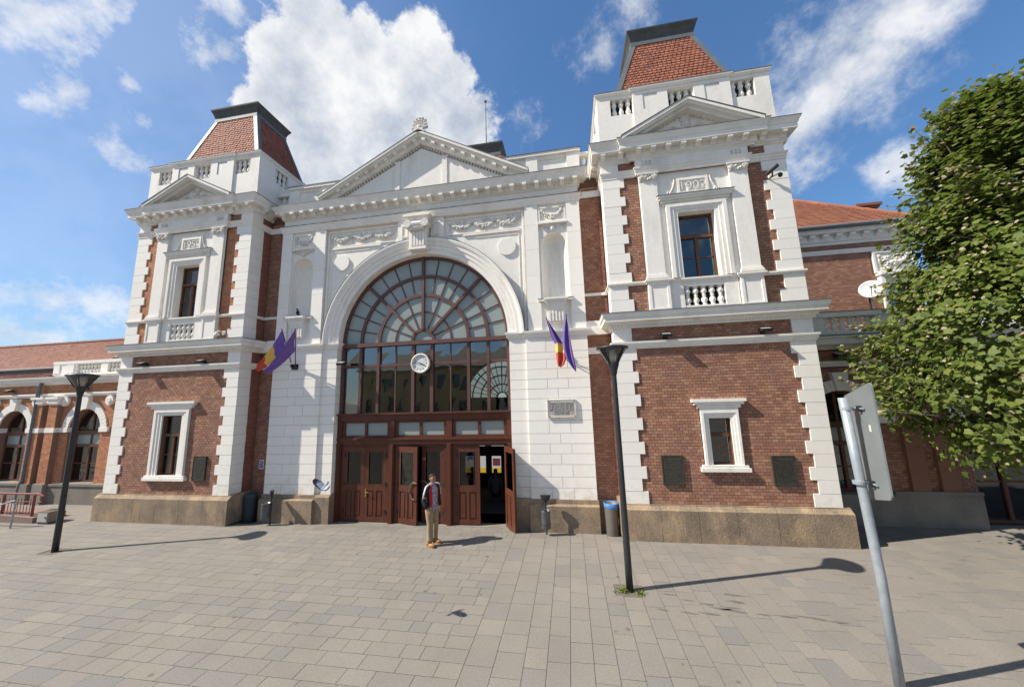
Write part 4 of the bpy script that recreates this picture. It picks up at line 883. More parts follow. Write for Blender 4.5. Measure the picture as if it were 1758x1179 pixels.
    # inner lobby screen seen through the open door
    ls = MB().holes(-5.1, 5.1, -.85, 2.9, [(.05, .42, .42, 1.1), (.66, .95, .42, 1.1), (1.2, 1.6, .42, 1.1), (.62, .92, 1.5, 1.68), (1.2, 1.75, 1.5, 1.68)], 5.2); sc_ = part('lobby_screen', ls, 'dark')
    MB().box(-5.1, 5.1, 4.9, 5.3, 2.9, 3.0).build('screen_head', 'dark', sc_)
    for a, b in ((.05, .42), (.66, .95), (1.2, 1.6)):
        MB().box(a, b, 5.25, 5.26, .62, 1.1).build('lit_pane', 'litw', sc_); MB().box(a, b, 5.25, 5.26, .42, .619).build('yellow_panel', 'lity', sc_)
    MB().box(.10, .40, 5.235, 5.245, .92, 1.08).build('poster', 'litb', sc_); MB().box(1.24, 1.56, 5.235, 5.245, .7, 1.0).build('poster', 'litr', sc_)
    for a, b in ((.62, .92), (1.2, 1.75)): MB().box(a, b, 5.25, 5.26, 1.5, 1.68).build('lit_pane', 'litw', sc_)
def ray(mb, cx, cz, a, r0, r1, w, y0, y1):
    c, q = math.cos(a), math.sin(a); px, pz = -q * w, c * w
    mb.prism([(cx + c * r0 + px, cz + q * r0 + pz), (cx + c * r0 - px, cz + q * r0 - pz), (cx + c * r1 - px, cz + q * r1 - pz), (cx + c * r1 + px, cz + q * r1 + pz)], y0, y1)
central()

def entrance():
    cz, yw = 5.40, .93
    fan = thing_part('fanlight')
    rr = [.36, .95, 1.52, 2.15, 2.79]
    for i, r in enumerate(rr):
        w = (.045, .022, .05, .05, .06)[i]
        MB().arch(0, cz, [(r - w, yw - (.05 if i != 1 else .02)), (r + w, yw - (.05 if i != 1 else .02)), (r + w, yw + .06), (r - w, yw + .06)], 0, math.pi, 64).build('ring_bar', 'bar', fan)
    for i in range(1, 16):
        a = math.pi * i / 16
        if i % 4 == 0: m = MB(); ray(m, 0, cz, a, .36, 2.86, .042, yw - .075, yw + .05)
        elif i % 2 == 0: m = MB(); ray(m, 0, cz, a, .36, 2.75, .019, yw - .02, yw + .04)
        else: m = MB(); ray(m, 0, cz, a, 1.52, 2.75, .017, yw - .02, yw + .04)
        m.build('spoke', 'bar', fan)
    def pane(r0, r1, a0, a1, n=4):
        m = MB(); m.arch(0, cz, [(r0, yw + .005), (r1, yw + .005), (r1, yw + .012), (r0, yw + .012)], a0, a1, n); m.build('pane', 'glassf', fan)
    for i in range(16): pane(rr[3], rr[4], math.pi * i / 16, math.pi * (i + 1) / 16); pane(rr[2], rr[3], math.pi * i / 16, math.pi * (i + 1) / 16)
    for i in range(8): pane(rr[1], rr[2], math.pi * i / 8, math.pi * (i + 1) / 8, 6); pane(rr[0], rr[1], math.pi * i / 8, math.pi * (i + 1) / 8, 6)
    m = MB(); m.arch(0, cz, [(.001, yw + .005), (.36, yw + .005), (.36, yw + .012), (.001, yw + .012)], 0, math.pi, 16); m.build('pane', 'glassf', fan)
    MB().box(-2.86, 2.86, yw - .12, yw + .07, 5.285, 5.405).build('transom_beam', 'bar', fan)
    gw = thing_part('glazed_wall')
    mull = [(-2.15, .045), (-1.52, .045), (-.93, .02), (-.315, .05), (.315, .05), (.93, .02), (1.52, .045), (2.15, .045)]
    for x, w in mull: MB().box(x - w, x + w, yw - (.06 if w > .03 else .02), yw + .05, 3.12, 5.285).build('mullion', 'bar', gw)
    for k in (-1, 1): MB().box(*sorted((k * 2.74, k * 2.84)), yw - .05, yw + .06, 3.12, 5.285).build('side_post', 'bar', gw)
    MB().box(-2.74, 2.74, yw - .045, yw + .045, 4.615, 4.70).build('crossbar', 'bar', gw)
    e = [-2.74] + [m_[0] for m_ in mull] + [2.74]
    for a, b in zip(e, e[1:]):
        for z0, z1 in ((3.13, 4.61), (4.705, 5.28)):
            y = yw + .008 + U(-.003, .003); t = U(-.012, .012)
            MB().add_ret([(a, y + t, z0), (b, y - t, z0), (b, y - t * .3, z1), (a, y + t * .6, z1)], [(0, 1, 2, 3)]).build('pane', 'glassc', gw)
    # timber door front
    y0 = .93
    df = part('door_frame', MB().box(-2.86, 2.86, y0 - .10, y0 + .12, 2.92, 3.10).box(-2.86, 2.86, y0 - .16, y0 + .10, 3.10, 3.14).box(-2.86, 2.86, y0 - .08, y0 + .12, 2.20, 2.40).box(-2.86, 2.86, y0 - .11, y0 - .08, 2.32, 2.37), 'wood')
    posts = [-2.79, -.97, .90, 2.77]
    for x in posts:
        MB().box(x - .085, x + .085, y0 - .09, y0 + .12, -.15, 2.20).box(x - .05, x + .05, y0 - .115, y0 - .09, -.15, 2.20).build('door_post', 'wood', df)
        MB().box(x - .085, x + .085, y0 - .085, y0 + .12, 2.40, 2.92).build('door_post', 'wood', df)
    for a, b in zip(posts, posts[1:]):
        tl = thing_part('transom_light'); x0, x1 = a + .085, b - .085; xm = (x0 + x1) / 2
        f = MB().box(x0, x0 + .09, y0 - .04, y0 + .06, 2.40, 2.92).box(x1 - .09, x1, y0 - .04, y0 + .06, 2.40, 2.92).box(xm - .04, xm + .04, y0 - .04, y0 + .06, 2.40, 2.92).box(x0 + .09, xm - .04, y0 - .04, y0 + .06, 2.84, 2.92).box(xm + .04, x1 - .09, y0 - .04, y0 + .06, 2.84, 2.92).box(x0 + .09, xm - .04, y0 - .04, y0 + .06, 2.40, 2.45).box(xm + .04, x1 - .09, y0 - .04, y0 + .06, 2.40, 2.45)
        f.build('frame', 'wood', tl)
        for c, d in ((x0 + .09, xm - .04), (xm + .04, x1 - .09)): MB().box(c, d, y0 + .01, y0 + .016, 2.45, 2.84).build('pane', 'glassf', tl)
        jx = .10 if b < 2 else .06
        MB().box(x0, x0 + .10, y0 - .03, y0 + .06, -.15, 2.20).box(x1 - .10, x1, y0 - .03, y0 + .06, -.15, 2.20).box(x0 + .1, x1 - .1, y0 - .03, y0 + .06, 2.12, 2.20).build('door_jamb', 'wood', df)
    def leaf(hx, hy, w, ang, flip, handle=None, top=2.11):
        o = thing_part('door_leaf'); o.location = (hx, hy, 0); o.rotation_euler = (0, 0, ang); k = -1 if flip else 1
        def bx(mb, a, b, c, d, e, f): x0, x1 = sorted((k * a, k * b)); mb.box(x0, x1, c, d, e, f); return mb
        m = MB(); s = .11; bx(m, 0, s, -.03, .03, -.10, top); bx(m, w - s, w, -.03, .03, -.10, top); bx(m, s, w - s, -.03, .03, top - .14, top); bx(m, s, w - s, -.03, .03, .80, .96); bx(m, s, w - s, -.03, .03, -.10, .03); bx(m, w / 2 - .04, w / 2 + .04, -.03, .03, .03, .80)
        m.build('leaf_frame', 'wood', o)
        for a, b in ((s, w / 2 - .04), (w / 2 + .04, w - s)):
            p = MB(); bx(p, a, b, -.008, .012, .03, .80); bx(p, a + .045, b - .045, -.022, -.008, .08, .75); p.build('panel', 'wood', o)
        b_ = MB(); bx(b_, s, s + .02, -.035, -.02, .98, top - .16); bx(b_, w - s - .02, w - s, -.035, -.02, .98, top - .16); bx(b_, s + .02, w - s - .02, -.035, -.02, .96, .98); bx(b_, s + .02, w - s - .02, -.035, -.02, top - .16, top - .14); b_.build('glazing_bead', 'wframe', o)
        g = MB(); bx(g, s, w - s, -.004, .004, .96, top - .14); g.build('pane', 'glassdoor', o)
        for z in (.2, 1.0, 1.85): h = MB(); bx(h, .0, .05, -.05, -.03, z - .05, z + .05); h.build('hinge', 'black', o)
        if handle == 'lever':
            h = MB(); bx(h, w - .075, w - .035, -.045, -.03, .62, .86); h.tube([(k * (w - .055), -.045, .76), (k * (w - .055), -.085, .76), (k * (w - .18), -.085, .75)], .012, 8); h.build('handle', mat('brass', (.45, .30, .10), rough=.35, metal=.8), o)
        if handle == 'hoop':
            h = MB(); h.tube([(k * (w - .06 - .19 * math.sin(t) * 1.0), -.07, .80 + .24 * math.cos(t) + .05) for t in [i * math.pi / 12 - .5 for i in range(15)]], .014, 8); h.build('handle', mat('pull_bar', (.33, .27, .20), rough=.35, metal=.8), o)
        return o
    ins = .085 + .10
    L1, R1 = posts[0] + ins, posts[1] - ins; w1 = (R1 - L1) / 2
    leaf(L1, y0, w1 - .004, 0, False); leaf(R1, y0, w1 - .004, 0, True, 'lever')
    L2, R2 = posts[1] + ins, posts[2] - ins; w2 = (R2 - L2) / 2
    leaf(L2, y0, w2 - .004, math.radians(-14), False, 'hoop'); leaf(R2, y0 + .02, w2 - .004, math.radians(-6), True, 'hoop')
    L3, R3 = posts[2] + ins, posts[3] - ins; w3 = (R3 - L3) / 2
    leaf(L3, y0, w3 - .004, 0, False); leaf(R3 + .03, y0 - .05, w3 - .004, math.radians(120), True, 'lever')
    part('door_sill', MB().box(-2.86, 2.86, y0 - .12, y0 + .2, -.2, -.125), 'greystone')
MB.add_ret = lambda s, v, f: (s.add(v, f), s)[1]
entrance()

# ------------------------------------------------------------------ low wings and the upper block
def arched_window(cx, y, sill, spr, r, gm='glassd', shift=0):
    w = thing_part('arched_window')
    f = MB(); yy = y + .22; t = .06
    f.arch(cx, spr, [(r - t, yy), (r, yy), (r, yy + .07), (r - t, yy + .07)], 0, math.pi, 24)
    for k in (-1, 1): f.box(*sorted((cx + k * (r - t), cx + k * r)), yy, yy + .07, sill, spr)
    f.box(cx - r + t, cx + r - t, yy - .01, yy + .07, sill, sill + .07)
    for z, h in ((spr - .12, .08), (spr - .62, .05)): f.box(cx - r + t, cx + r - t, yy - .02, yy + .06, z - h, z + h)
    f.box(cx - .04, cx + .04, yy - .015, yy + .06, sill + .07, spr - .67); f.box(cx - .03, cx + .03, yy, yy + .06, spr - .57, spr - .20); f.box(cx - .03, cx + .03, yy, yy + .06, spr - .04, spr + r - t)
    zb = sill + .07 + (spr - .67 - sill - .07) * .5; f.box(cx - r + t, cx + r - t, yy + .01, yy + .05, zb - .022, zb + .022)
    f.build('frame', 'wframe', w)
    for k in (-1, 1):
        x0, x1 = sorted((cx + k * .03, cx + k * (r - t)))
        for z0, z1, g in ((sill + .07, zb - .022, gm), (zb + .022, spr - .67, gm), (spr - .57, spr - .20, 'glassf')): MB().box(x0, x1, yy + .03, yy + .036, z0, z1).build('pane', g, w)
        m = MB(); a0, a1 = (0, math.pi / 2) if k > 0 else (math.pi / 2, math.pi); m.arch(cx, spr, [(.001, yy + .03), (r - t, yy + .03), (r - t, yy + .036), (.001, yy + .036)], a0, a1, 12); m.build('pane', g if False else gm, w)
    return w
def wing_wall(x0, x1, y, z0, z1, arches, mortar, brick, name, spr, r):
    m = MB(); xs = [x0]
    for c in arches: xs += [c - r, c + r]
    xs.append(x1)
    for a, b in zip(xs[::2], xs[1::2]):
        if b > a: m.quad((a, y, z0), (b, y, z0), (b, y, z1), (a, y, z1))
    n = 20
    for c in arches:
        pts = [(c + r * math.cos(math.pi * i / n), spr + r * math.sin(math.pi * i / n)) for i in range(n + 1)]
        for (a, b), (e, d) in zip(pts, pts[1:]): m.quad((a, y, b), (a, y, z1), (e, y, z1), (e, y, d)); m.quad((a, y, b), (e, y, d), (e, y + .35, d), (a, y + .35, b))
        for k in (-1, 1): m.quad((c + k * r, y, z0), (c + k * r, y + .35, z0), (c + k * r, y + .35, spr), (c + k * r, y, spr))
    return part(name, m, mortar)
def voussoirs(par, c, spr, r0, r1, y, n=23, mt='white'):
    for i in range(n):
        a0, a1 = math.pi * i / n + .006, math.pi * (i + 1) / n - .006; m = MB(); m.arch(c, spr, [(r0, y), (r1, y), (r1, y + .1), (r0, y + .1)], a0, a1, 2); m.build('voussoir', 'ash', par)
def left_wing():
    y = 1.45; spr, r = 2.74, .80; ar = [-21.6, -17.95, -14.23]
    w = wing_wall(-25, -10.55, y, 0, 4.9, ar, 'mortaro', 'bricko', 'wing_wall', spr, r)
    b = MB(); hol = [(c - r, c + r, .0, spr) for c in ar]
    out = [(c, spr, 1.10) for c in ar]; hol2 = [(c - r, c + r, 0, spr + .01) for c in ar]
    for z0, z1 in ((.74, 2.66), (2.84, 4.05), (4.2, 4.55)): bricks(b, (0, y - .002, 0), (1, 0, 0), (0, -1, 0), -20.5, -10.6, z0, z1, hol2, arch=out, bw=.15, bh=.07)
    b.build('brickwork', 'bricko', w, kind='stuff')
    pl = part('wing_plinth', MB().box(-25, -10.6, y - .10, y + .3, 0, .66).box(-25, -10.6, y - .13, y + .3, .66, .74), 'greystone')
    for c in ar[1:]:
        arched_window(c, y, .75, spr, r)
        voussoirs(w, c, spr, .81, 1.10, y - .05)
        MB().prism([(c - .13, spr + .80), (c + .13, spr + .80), (c + .20, spr + 1.28), (c - .20, spr + 1.28)], y - .14, y).build('keystone', 'white', w)
        for k in (-1, 1):
            MB().box(*sorted((c + k * .78, c + k * 1.2)), y - .07, y + .3, 2.66, 2.84).build('impost_block', 'white', w)
            d = MB(); x = c + k * 1.12; d.add(*disc(x, y - .09, y, 3.86, .19, 20)); d.add(*disc(x, y - .12, y - .09, 3.86, .09, 14)); d.build('roundel', 'white', w)
        MB().box(c - .75, c + .75, y - .1, y + .3, .66, .75).build('sill', 'greystone', w)
    for c in (-19.8, -16.08, -12.3):
        MB().box(c - 1.0 if c < -13 else c - .55, c + 1.0 if c < -13 else c + .6, y - .03, y + .05, 2.67, 2.83).build('impost_band', 'white', w)
    for c in (-15.72, -16.5, -19.5, -20.2):
        bb = MB(); bb.box(c - .22, c + .22, y - .16, y, 0.74, 3.74); p = bb.build('brick_pier', 'mortaro', w)
        q = MB()
        for z0, z1 in ((.75, 2.66), (2.84, 3.74)): bricks(q, (c, y - .158, 0), (1, 0, 0), (0, -1, 0), -.22, .22, z0, z1, bw=.15, bh=.07)
        q.build('pier_brickwork', 'bricko', w, kind='stuff')
        MB().box(c - .24, c + .24, y - .18, y, 2.66, 2.84).box(c - .24, c + .24, y - .18, y, 3.74, 3.80).box(c - .27, c + .27, y - .22, y, 3.8, 3.97).box(c - .31, c + .31, y - .26, y, 3.97, 4.05).build('pier_capital', 'white', w)
        MB().box(c - .26, c + .26, y - .24, y, 0, .74).build('pier_base', 'greystone', w)
    part('wing_band', MB().sweep([(-25, y), (-10.6, y)], [(-.05, 4.05), (.03, 4.05), (.05, 4.10), (.10, 4.14), (.10, 4.2), (-.05, 4.21)]), 'white')
    part('wing_cornice', MB().sweep([(-25, y), (-10.6, y)], [(-.05, 4.55), (.04, 4.55), (.08, 4.62), (.20, 4.66), (.20, 4.74), (.27, 4.80), (.28, 4.86), (-.05, 4.88)]), 'ledge')
    rf = part('wing_roof', MB().add_ret([(-40, 1.3, 4.86), (-16.3, 1.3, 4.86), (-16.3, 2.5, 5.18), (-40, 2.5, 5.18), (-40, 2.55, 5.44), (-10, 2.55, 5.44), (-10, 6.2, 7.36), (-40, 6.2, 7.36), (-40, 9, 5.6), (-10, 9, 5.6)], [(0, 1, 2, 3), (4, 5, 6, 7), (7, 6, 9, 8)]), 'tileb')
    t = MB(); tiles(t, (-34, 2.5, 5.46), (-11, 2.5, 5.46), (-11, 6.2, 7.40), (-34, 6.2, 7.40), .15, .125, .016); tiles(t, (-30, 1.3, 4.88), (-16.3, 1.3, 4.88), (-16.3, 2.5, 5.2), (-30, 2.5, 5.2), .2, .17)
    t.build('roof_tiles', 'tileb', rf, kind='stuff')
    rg = MB()
    for i in range(90): x = -34 + i * .25; rg.cr = .001 + R() * .99; rg.tube([(x, 6.2, 7.42), (x + .27, 6.2, 7.44)], .09, 8)
    rg.build('ridge_tiles', 'tileb', rf, kind='stuff')
    MB().box(-40, -16.3, 2.42, 2.5, 5.18, 5.42).build('flashing', 'zinc', rf); MB().tube([(-40, 2.36, 5.38), (-16.3, 2.36, 5.38)], .07, 8).build('gutter', 'zinc', rf)
    for (xx, yy, zz) in ((-15.7, 2.62 + .55, 5.50 + .30),):
        s = Vector((0, 3.7, 1.94)).normalized(); n = Vector((0, -s.z, s.y)); O = Vector((xx - .5, yy, zz)) + n * .08
        a, b_, c, d = O, O + Vector((1.0, 0, 0)), O + Vector((1.0, 0, 0)) + s * .75, O + s * .75
        m = MB(); m.add([a, b_, c, d, a - n * .14, b_ - n * .14, c - n * .14, d - n * .14], [(0, 1, 2, 3), (0, 4, 5, 1), (1, 5, 6, 2), (2, 6, 7, 3), (3, 7, 4, 0)]); m.build('skylight', 'zinc', rf)
        e = n * .004; MB().add_ret([a + Vector((.07, 0, 0)) + s * .07 + e, b_ - Vector((.07, 0, 0)) + s * .07 + e, c - Vector((.07, 0, 0)) - s * .07 + e, d + Vector((.07, 0, 0)) - s * .07 + e], [(0, 1, 2, 3)]).build('skylight_glass', 'glassf', rf)
    p = MB().box(-16.4, -10.7, y + .02, y + .27, 4.88, 4.98); z0, z1 = 4.98, 5.38
    for a, b_ in ((-16.4, -15.2), (-13.95, -13.6), (-12.3, -10.7)): p.box(a, b_, y + .02, y + .27, z0 + .0005, z1)
    p.box(-16.42, -10.7, y, y + .29, z1 + .0005, z1 + .12); pp = part('wing_parapet', p, 'white')
    bm_ = baluster_mesh(.40, .07)
    for a, b_, n in ((-15.2, -13.95, 7), (-13.6, -12.3, 7)):
        for i in range(n): obj('baluster', bm_, pp, loc=(a + (i + .5) * (b_ - a) / n, y + .14, 4.981))
        MB().box(a, b_, y + .22, y + .26, 4.98, 5.38).build('back_panel', 'ledge', pp)
    [MB().box(a, b_, y - .01, y + .02, 5.02, 5.34).build('pier_panel', 'white', pp) for a, b_ in ((-16.35, -16.05), (-15.7, -15.3))]
    d = MB().tube([(-16.62, y - .06, 4.75), (-16.62, y - .17, 4.5), (-16.62, y - .17, .9), (-16.66, y - .2, .75), (-16.7, y - .2, .5), (-16.7, y - .2, .02)], .062, 10)
    for z in (4.2, 3.2, 2.2, 1.2): d.lathe([(.07, 0), (.07, .05)], 10, (-16.62, y - .17, z))
    part('downpipe', d, 'zinc', smooth=False)
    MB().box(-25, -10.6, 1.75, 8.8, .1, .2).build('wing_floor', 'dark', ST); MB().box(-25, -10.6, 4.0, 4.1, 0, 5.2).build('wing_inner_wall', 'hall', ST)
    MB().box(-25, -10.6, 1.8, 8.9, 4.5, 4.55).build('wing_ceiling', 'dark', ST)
left_wing()
def right_wing():
    y = 1.45; spr, r = 2.64, .80; ar = [11.87, 15.35]
    w = wing_wall(10.55, 26, y, 0, 5.0, ar, 'mortar', 'brick', 'wing_wall', spr, r)
    b = MB(); hol = [(c - r, c + r, 0, spr + .01) for c in ar]; out = [(c, spr, 1.10) for c in ar]
    for z0, z1 in ((.86, 2.56), (2.74, 4.1), (4.25, 4.58)): bricks(b, (0, y - .002, 0), (1, 0, 0), (0, -1, 0), 10.6, 18, z0, z1, hol, arch=out, bw=.15, bh=.07)
    b.build('brickwork', 'brick', w, kind='stuff')
    part('wing_plinth', MB().box(12.67, 14.55, y - .10, y + .3, 0, .78).box(12.67, 14.55, y - .13, y + .3, .78, .86).box(16.15, 26, y - .10, y + .3, 0, .86).box(10.6, 12.67, y - .10, y + .3, 0, .76), 'greystone')
    for c in ar:
        arched_window(c, y, .77 if c < 13 else .05, spr, r); voussoirs(w, c, spr, .81, 1.10, y - .05, 21)
        MB().prism([(c - .12, spr + .80), (c + .12, spr + .80), (c + .2, spr + 1.3), (c - .2, spr + 1.3)], y - .15, y).build('keystone', 'white', w)
        for k in (-1, 1): MB().box(*sorted((c + k * .78, c + k * 1.35)), y - .07, y + .3, 2.56, 2.74).build('impost_block', 'white', w)
    for c in (13.3, 13.95): MB().box(c - .2, c + .2, y - .1, y, .86, 4.1).build('brick_pier', 'brick', w)
    part('wing_band', MB().sweep([(10.6, y), (26, y)], [(-.05, 4.1), (.03, 4.1), (.06, 4.16), (.10, 4.19), (.10, 4.25), (-.05, 4.26)]), 'white')
    bc = part('balcony_cornice', MB().sweep([(10.6, y), (26, y)], [(-.05, 4.58), (.05, 4.58), (.10, 4.66), (.30, 4.70), (.32, 4.84), (.36, 4.88), (.36, 4.92), (-.05, 4.93)]), 'ledge')
    MB().box(10.6, 26, y - .37, y + .1, 4.9301, 4.95).build('lead_capping', 'lead', bc)
    p = MB().box(10.62, 26, y - .28, y - .02, 4.95, 5.06); z0, z1 = 5.06, 5.45
    for a, c in ((10.62, 10.8), (11.25, 11.6), (12.85, 26)): p.box(a, c, y - .28, y - .02, z0 + .0005, z1)
    p.box(10.62, 26, y - .31, y + .01, z1 + .0005, z1 + .13); pp = part('balcony_parapet', p, 'ledge')
    MB().box(10.62, 26, y - .32, y + .02, z1 + .131, z1 + .15).build('lead_capping', 'lead', pp)
    bm_ = baluster_mesh(.39, .085)
    for a, c, n in ((10.8, 11.25, 2), (11.6, 12.85, 6)):
        for i in range(n): obj('baluster', bm_, pp, loc=(a + (i + .5) * (c - a) / n, y - .15, z0 + .001))
    MB().box(10.6, 26, y, 6.5, 4.85, 4.95).build('terrace', 'greystone', ST)
    MB().box(10.7, 26, 1.85, 6, .1, .2).build('wing_floor', 'dark', ST); MB().box(10.7, 26, 5, 5.1, 0, 4.8).build('wing_inner_wall', 'dark', ST)
    # upper storey set back
    Y = 6.5; x1 = 18.75
    H = (17.62, 18.42, 6.4, 7.66)
    u = part('upper_wall', MB().holes(9, x1, 4.9, 10.1, [H], Y).holes(Y, 14, 4.9, 10.1, [], x1, 'x').reveal(*H, Y, Y + .3), 'mortar')
    q = MB(); bricks(q, (0, Y - .002, 0), (1, 0, 0), (0, -1, 0), 12.5, x1, 4.95, 9.08, [(17.38, 18.66, 6.3, 8.12), (17.2, 18.75, 8.12, 9.08)], bw=.16, bh=.075); bricks(q, (0, Y - .002, 0), (1, 0, 0), (0, -1, 0), 12.5, x1, 9.26, 9.5, bw=.16, bh=.075)
    bricks(q, (x1 + .002, 0, 0), (0, 1, 0), (1, 0, 0), Y, 12, 4.95, 9.08, bw=.16, bh=.075)
    q.build('brickwork', 'brick', u, kind='stuff')
    pth = [(9, Y), (x1, Y), (x1, 14)]
    part('upper_band', MB().sweep(pth, [(-.05, 9.08), (.03, 9.08), (.06, 9.16), (.08, 9.22), (.08, 9.26), (-.05, 9.27)]), 'white')
    co = part('upper_cornice', MB().sweep(pth, [(-.05, 9.5), (.04, 9.5), (.05, 9.62), (.10, 9.64), (.10, 9.92), (.27, 9.95), (.29, 10.12), (-.05, 10.14)]), 'ledge')
    me = modillion_mesh(.16, .2, .22)
    for i in range(13): obj('modillion', me, co, loc=(12.6 + i * .5, Y - .1, 9.92))
    MB().tube([(9, Y - .36, 10.20), (x1 + .36, Y - .36, 10.20)], .09, 10).build('gutter', 'zinc', co)
    A, B = (9, Y - .32, 10.22), (x1 + .32, Y - .32, 10.22); Cc = (x1 + .32 - 4.2, Y - .32 + 4.2, 10.22 + 4.1); Dd = (9, Y - .32 + 4.2, 10.22 + 4.1)
    rf = part('upper_roof', MB().add_ret([A, B, Cc, Dd, (x1 + .32, Y + 6, 10.22)], [(0, 1, 2, 3), (1, 4, 2)]), 'tileo')
    t = MB(); tiles(t, A, B, Cc, Dd, .19, .17, .03); t.build('roof_tiles', 'tileo', rf, kind='stuff')
    hp = MB(); P, Q = Vector(B), Vector(Cc)
    for i in range(16): a, c = P.lerp(Q, i / 16), P.lerp(Q, (i + 1.1) / 16); hp.cr = .3 + .6 * R(); hp.tube([a + Vector((0, 0, .03)), c + Vector((0, 0, .06))], .085, 8)
    hp.build('hip_tiles', 'tileo', rf, kind='stuff')
    ch = part('chimney', MB().box(18.0, 18.75, 7.6, 8.2, 10.2, 11.5).box(17.93, 18.82, 7.53, 8.27, 11.5, 11.6).box(17.86, 18.89, 7.46, 8.34, 11.6, 11.72), 'brickr')
    cq = MB(); bricks(cq, (0, 7.596, 0), (1, 0, 0), (0, -1, 0), 18.0, 18.75, 10.6, 11.5, bw=.16, bh=.075); cq.build('brickwork', 'bricko', ch, kind='stuff')
    wp = thing_part('window'); surround(wp, 18.02, 6.35, 7.66, .40, .62, Y, 7.86, .08)
    MB().box(17.3, 18.74, Y - .28, Y, 8.0, 8.1).box(17.36, 18.68, Y - .18, Y, 7.93, 8.0).box(17.40, 18.64, Y - .10, Y, 7.86, 7.93).build('crown_moulding', 'white', wp)
    for k in (-1, 1): MB().box(18.02 + k * .62 - .07, 18.02 + k * .62 + .07, Y - .2, Y, 7.65, 7.93).build('console', 'white', wp)
    casement(wp, 18.02, 6.4, 7.66, .40, Y + .12, 7.2)
    rp = part('relief_panel', MB().box(17.28, 18.74, Y - .04, Y, 8.14, 9.06), 'white'); fr = MB().box(17.28, 18.74, Y - .08, Y - .04, 8.98, 9.06).box(17.28, 18.74, Y - .08, Y - .04, 8.14, 8.2).box(17.28, 17.36, Y - .08, Y - .04, 8.2, 8.98).box(18.66, 18.74, Y - .08, Y - .04, 8.2, 8.98); fr.build('panel_frame', 'white', rp)
    sw = MB(); swag(sw, 17.5, 18.5, 8.8, Y - .04, .3, 16, .06)
    for i in range(30): sw.blob((U(17.5, 18.5), Y - .05, U(8.3, 8.9)), U(.03, .06), 6, 4)
    sw.build('relief', 'orn', rp, kind='stuff')
right_wing()
def lantern():
    cy = 10.6
    b = [Vector((-3.0, cy - 3.0, 16.0)), Vector((3.0, cy - 3.0, 16.0)), Vector((3.0, cy + 3.0, 16.0)), Vector((-3.0, cy + 3.0, 16.0))]; t = [Vector((-1.1, cy - 1.1, 18.3)), Vector((1.1, cy - 1.1, 18.3)), Vector((1.1, cy + 1.1, 18.3)), Vector((-1.1, cy + 1.1, 18.3))]
    rf = part('hall_roof', MB().add_ret(b + t, [(0, 1, 5, 4), (1, 2, 6, 5), (2, 3, 7, 6), (3, 0, 4, 7), (4, 5, 6, 7)]), 'tileb'); tl = MB()
    for i in range(4): tiles(tl, b[i], b[(i + 1) % 4], t[(i + 1) % 4], t[i], .22, .2, .03)
    tl.build('roof_tiles', 'tile', rf, kind='stuff')
    tp = [(-1.1, cy + 1.1), (-1.1, cy - 1.1), (1.1, cy - 1.1), (1.1, cy + 1.1)]
    MB().sweep(tp, [(-.3, 18.3), (.06, 18.3), (.06, 18.5), (-.3, 18.5)], True).build('cap_apron', 'zinc', rf); MB().sweep(tp, [(-.4, 18.501), (.04, 18.501), (.1, 18.75), (.2, 19.0), (.22, 19.1), (-.4, 19.15)], True).build('roof_cap', 'darkzinc', rf)
    part('flagpole', MB().tube([(0, cy, 18.2), (0, cy, 23.2)], [.05, .03], 8).blob((0, cy, 23.3), .10, 8, 6), 'zinc')
lantern()

# ------------------------------------------------------------------ things fixed to the building
def plaque(name, x0, x1, z0, z1, y, mt, lm, label, lines, big=0):
    t = thing(name, label, 'plaque', ((x0 + x1) / 2, y, z0)); w, h = x1 - x0, z1 - z0
    MB().box(-w / 2, w / 2, -.045, 0, 0, h).build('slab', mt, t); fr = MB(); e = .02
    fr.box(-w / 2, w / 2, -.052, -.045, 0, e).box(-w / 2, w / 2, -.052, -.045, h - e, h).box(-w / 2, -w / 2 + e, -.052, -.045, e, h - e).box(w / 2 - e, w / 2, -.052, -.045, e, h - e); fr.build('rim', mt, t)
    lt = MB(); m = .06 if big == 0 else .05; lh = (h - 2 * m - .04) / lines
    for i in range(lines):
        z = h - m - .02 - (i + .5) * lh; x = -w / 2 + m; end = w / 2 - m
        if i == lines - 1 or (lines > 8 and i == lines - 3): x += w * .18; end -= w * .15
        while x < end - .02:
            wl = min(U(.02, .085) * (w / .5), end - x); n = max(1, int(wl / .014))
            for q in range(n):
                cw = wl / n * .62; hh = lh * U(.42, .62); lt.box(x + q * wl / n, x + q * wl / n + cw, -.05, -.0455, z - hh / 2, z + hh / 2)
            x += wl + .018
    lt.build('lettering', lm, t, kind='stuff')
    for sx in (-1, 1):
        for z in (.045, h - .045): q = MB(); q.add(*disc(sx * (w / 2 - .045), -.062, -.045, z, .014, 10)); q.build('bolt', lm, t)
    return t
plaque('memorial_plaque', 6.75, 7.26, 1.27, 1.98, .028, 'bronze', 'bronzel', 'greenish bronze memorial plaque with raised lettering left of the window with red geraniums', 10)
plaque('memorial_plaque', 9.24, 9.74, 1.27, 1.97, .028, 'bronze', 'bronze', 'nearly black bronze plaque on brick right of the window with red geraniums', 12)
plaque('memorial_plaque', -7.18, -6.71, 1.24, 1.98, .028, 'bronze', 'bronzel', 'dark bronze plaque beside the ground floor window of the 1959 tower', 10)
plaque('marble_plaque', 3.93, 4.73, 2.92, 3.42, YP - .002, 'marble', 'ink', 'pale marble plaque with engraved text on white pier under the flags', 13, 1)
n_ = thing('notice_sign', 'small blue and white notice fixed to shaded brick near the corner bin', 'sign', (-5.5, .788, 1.45))
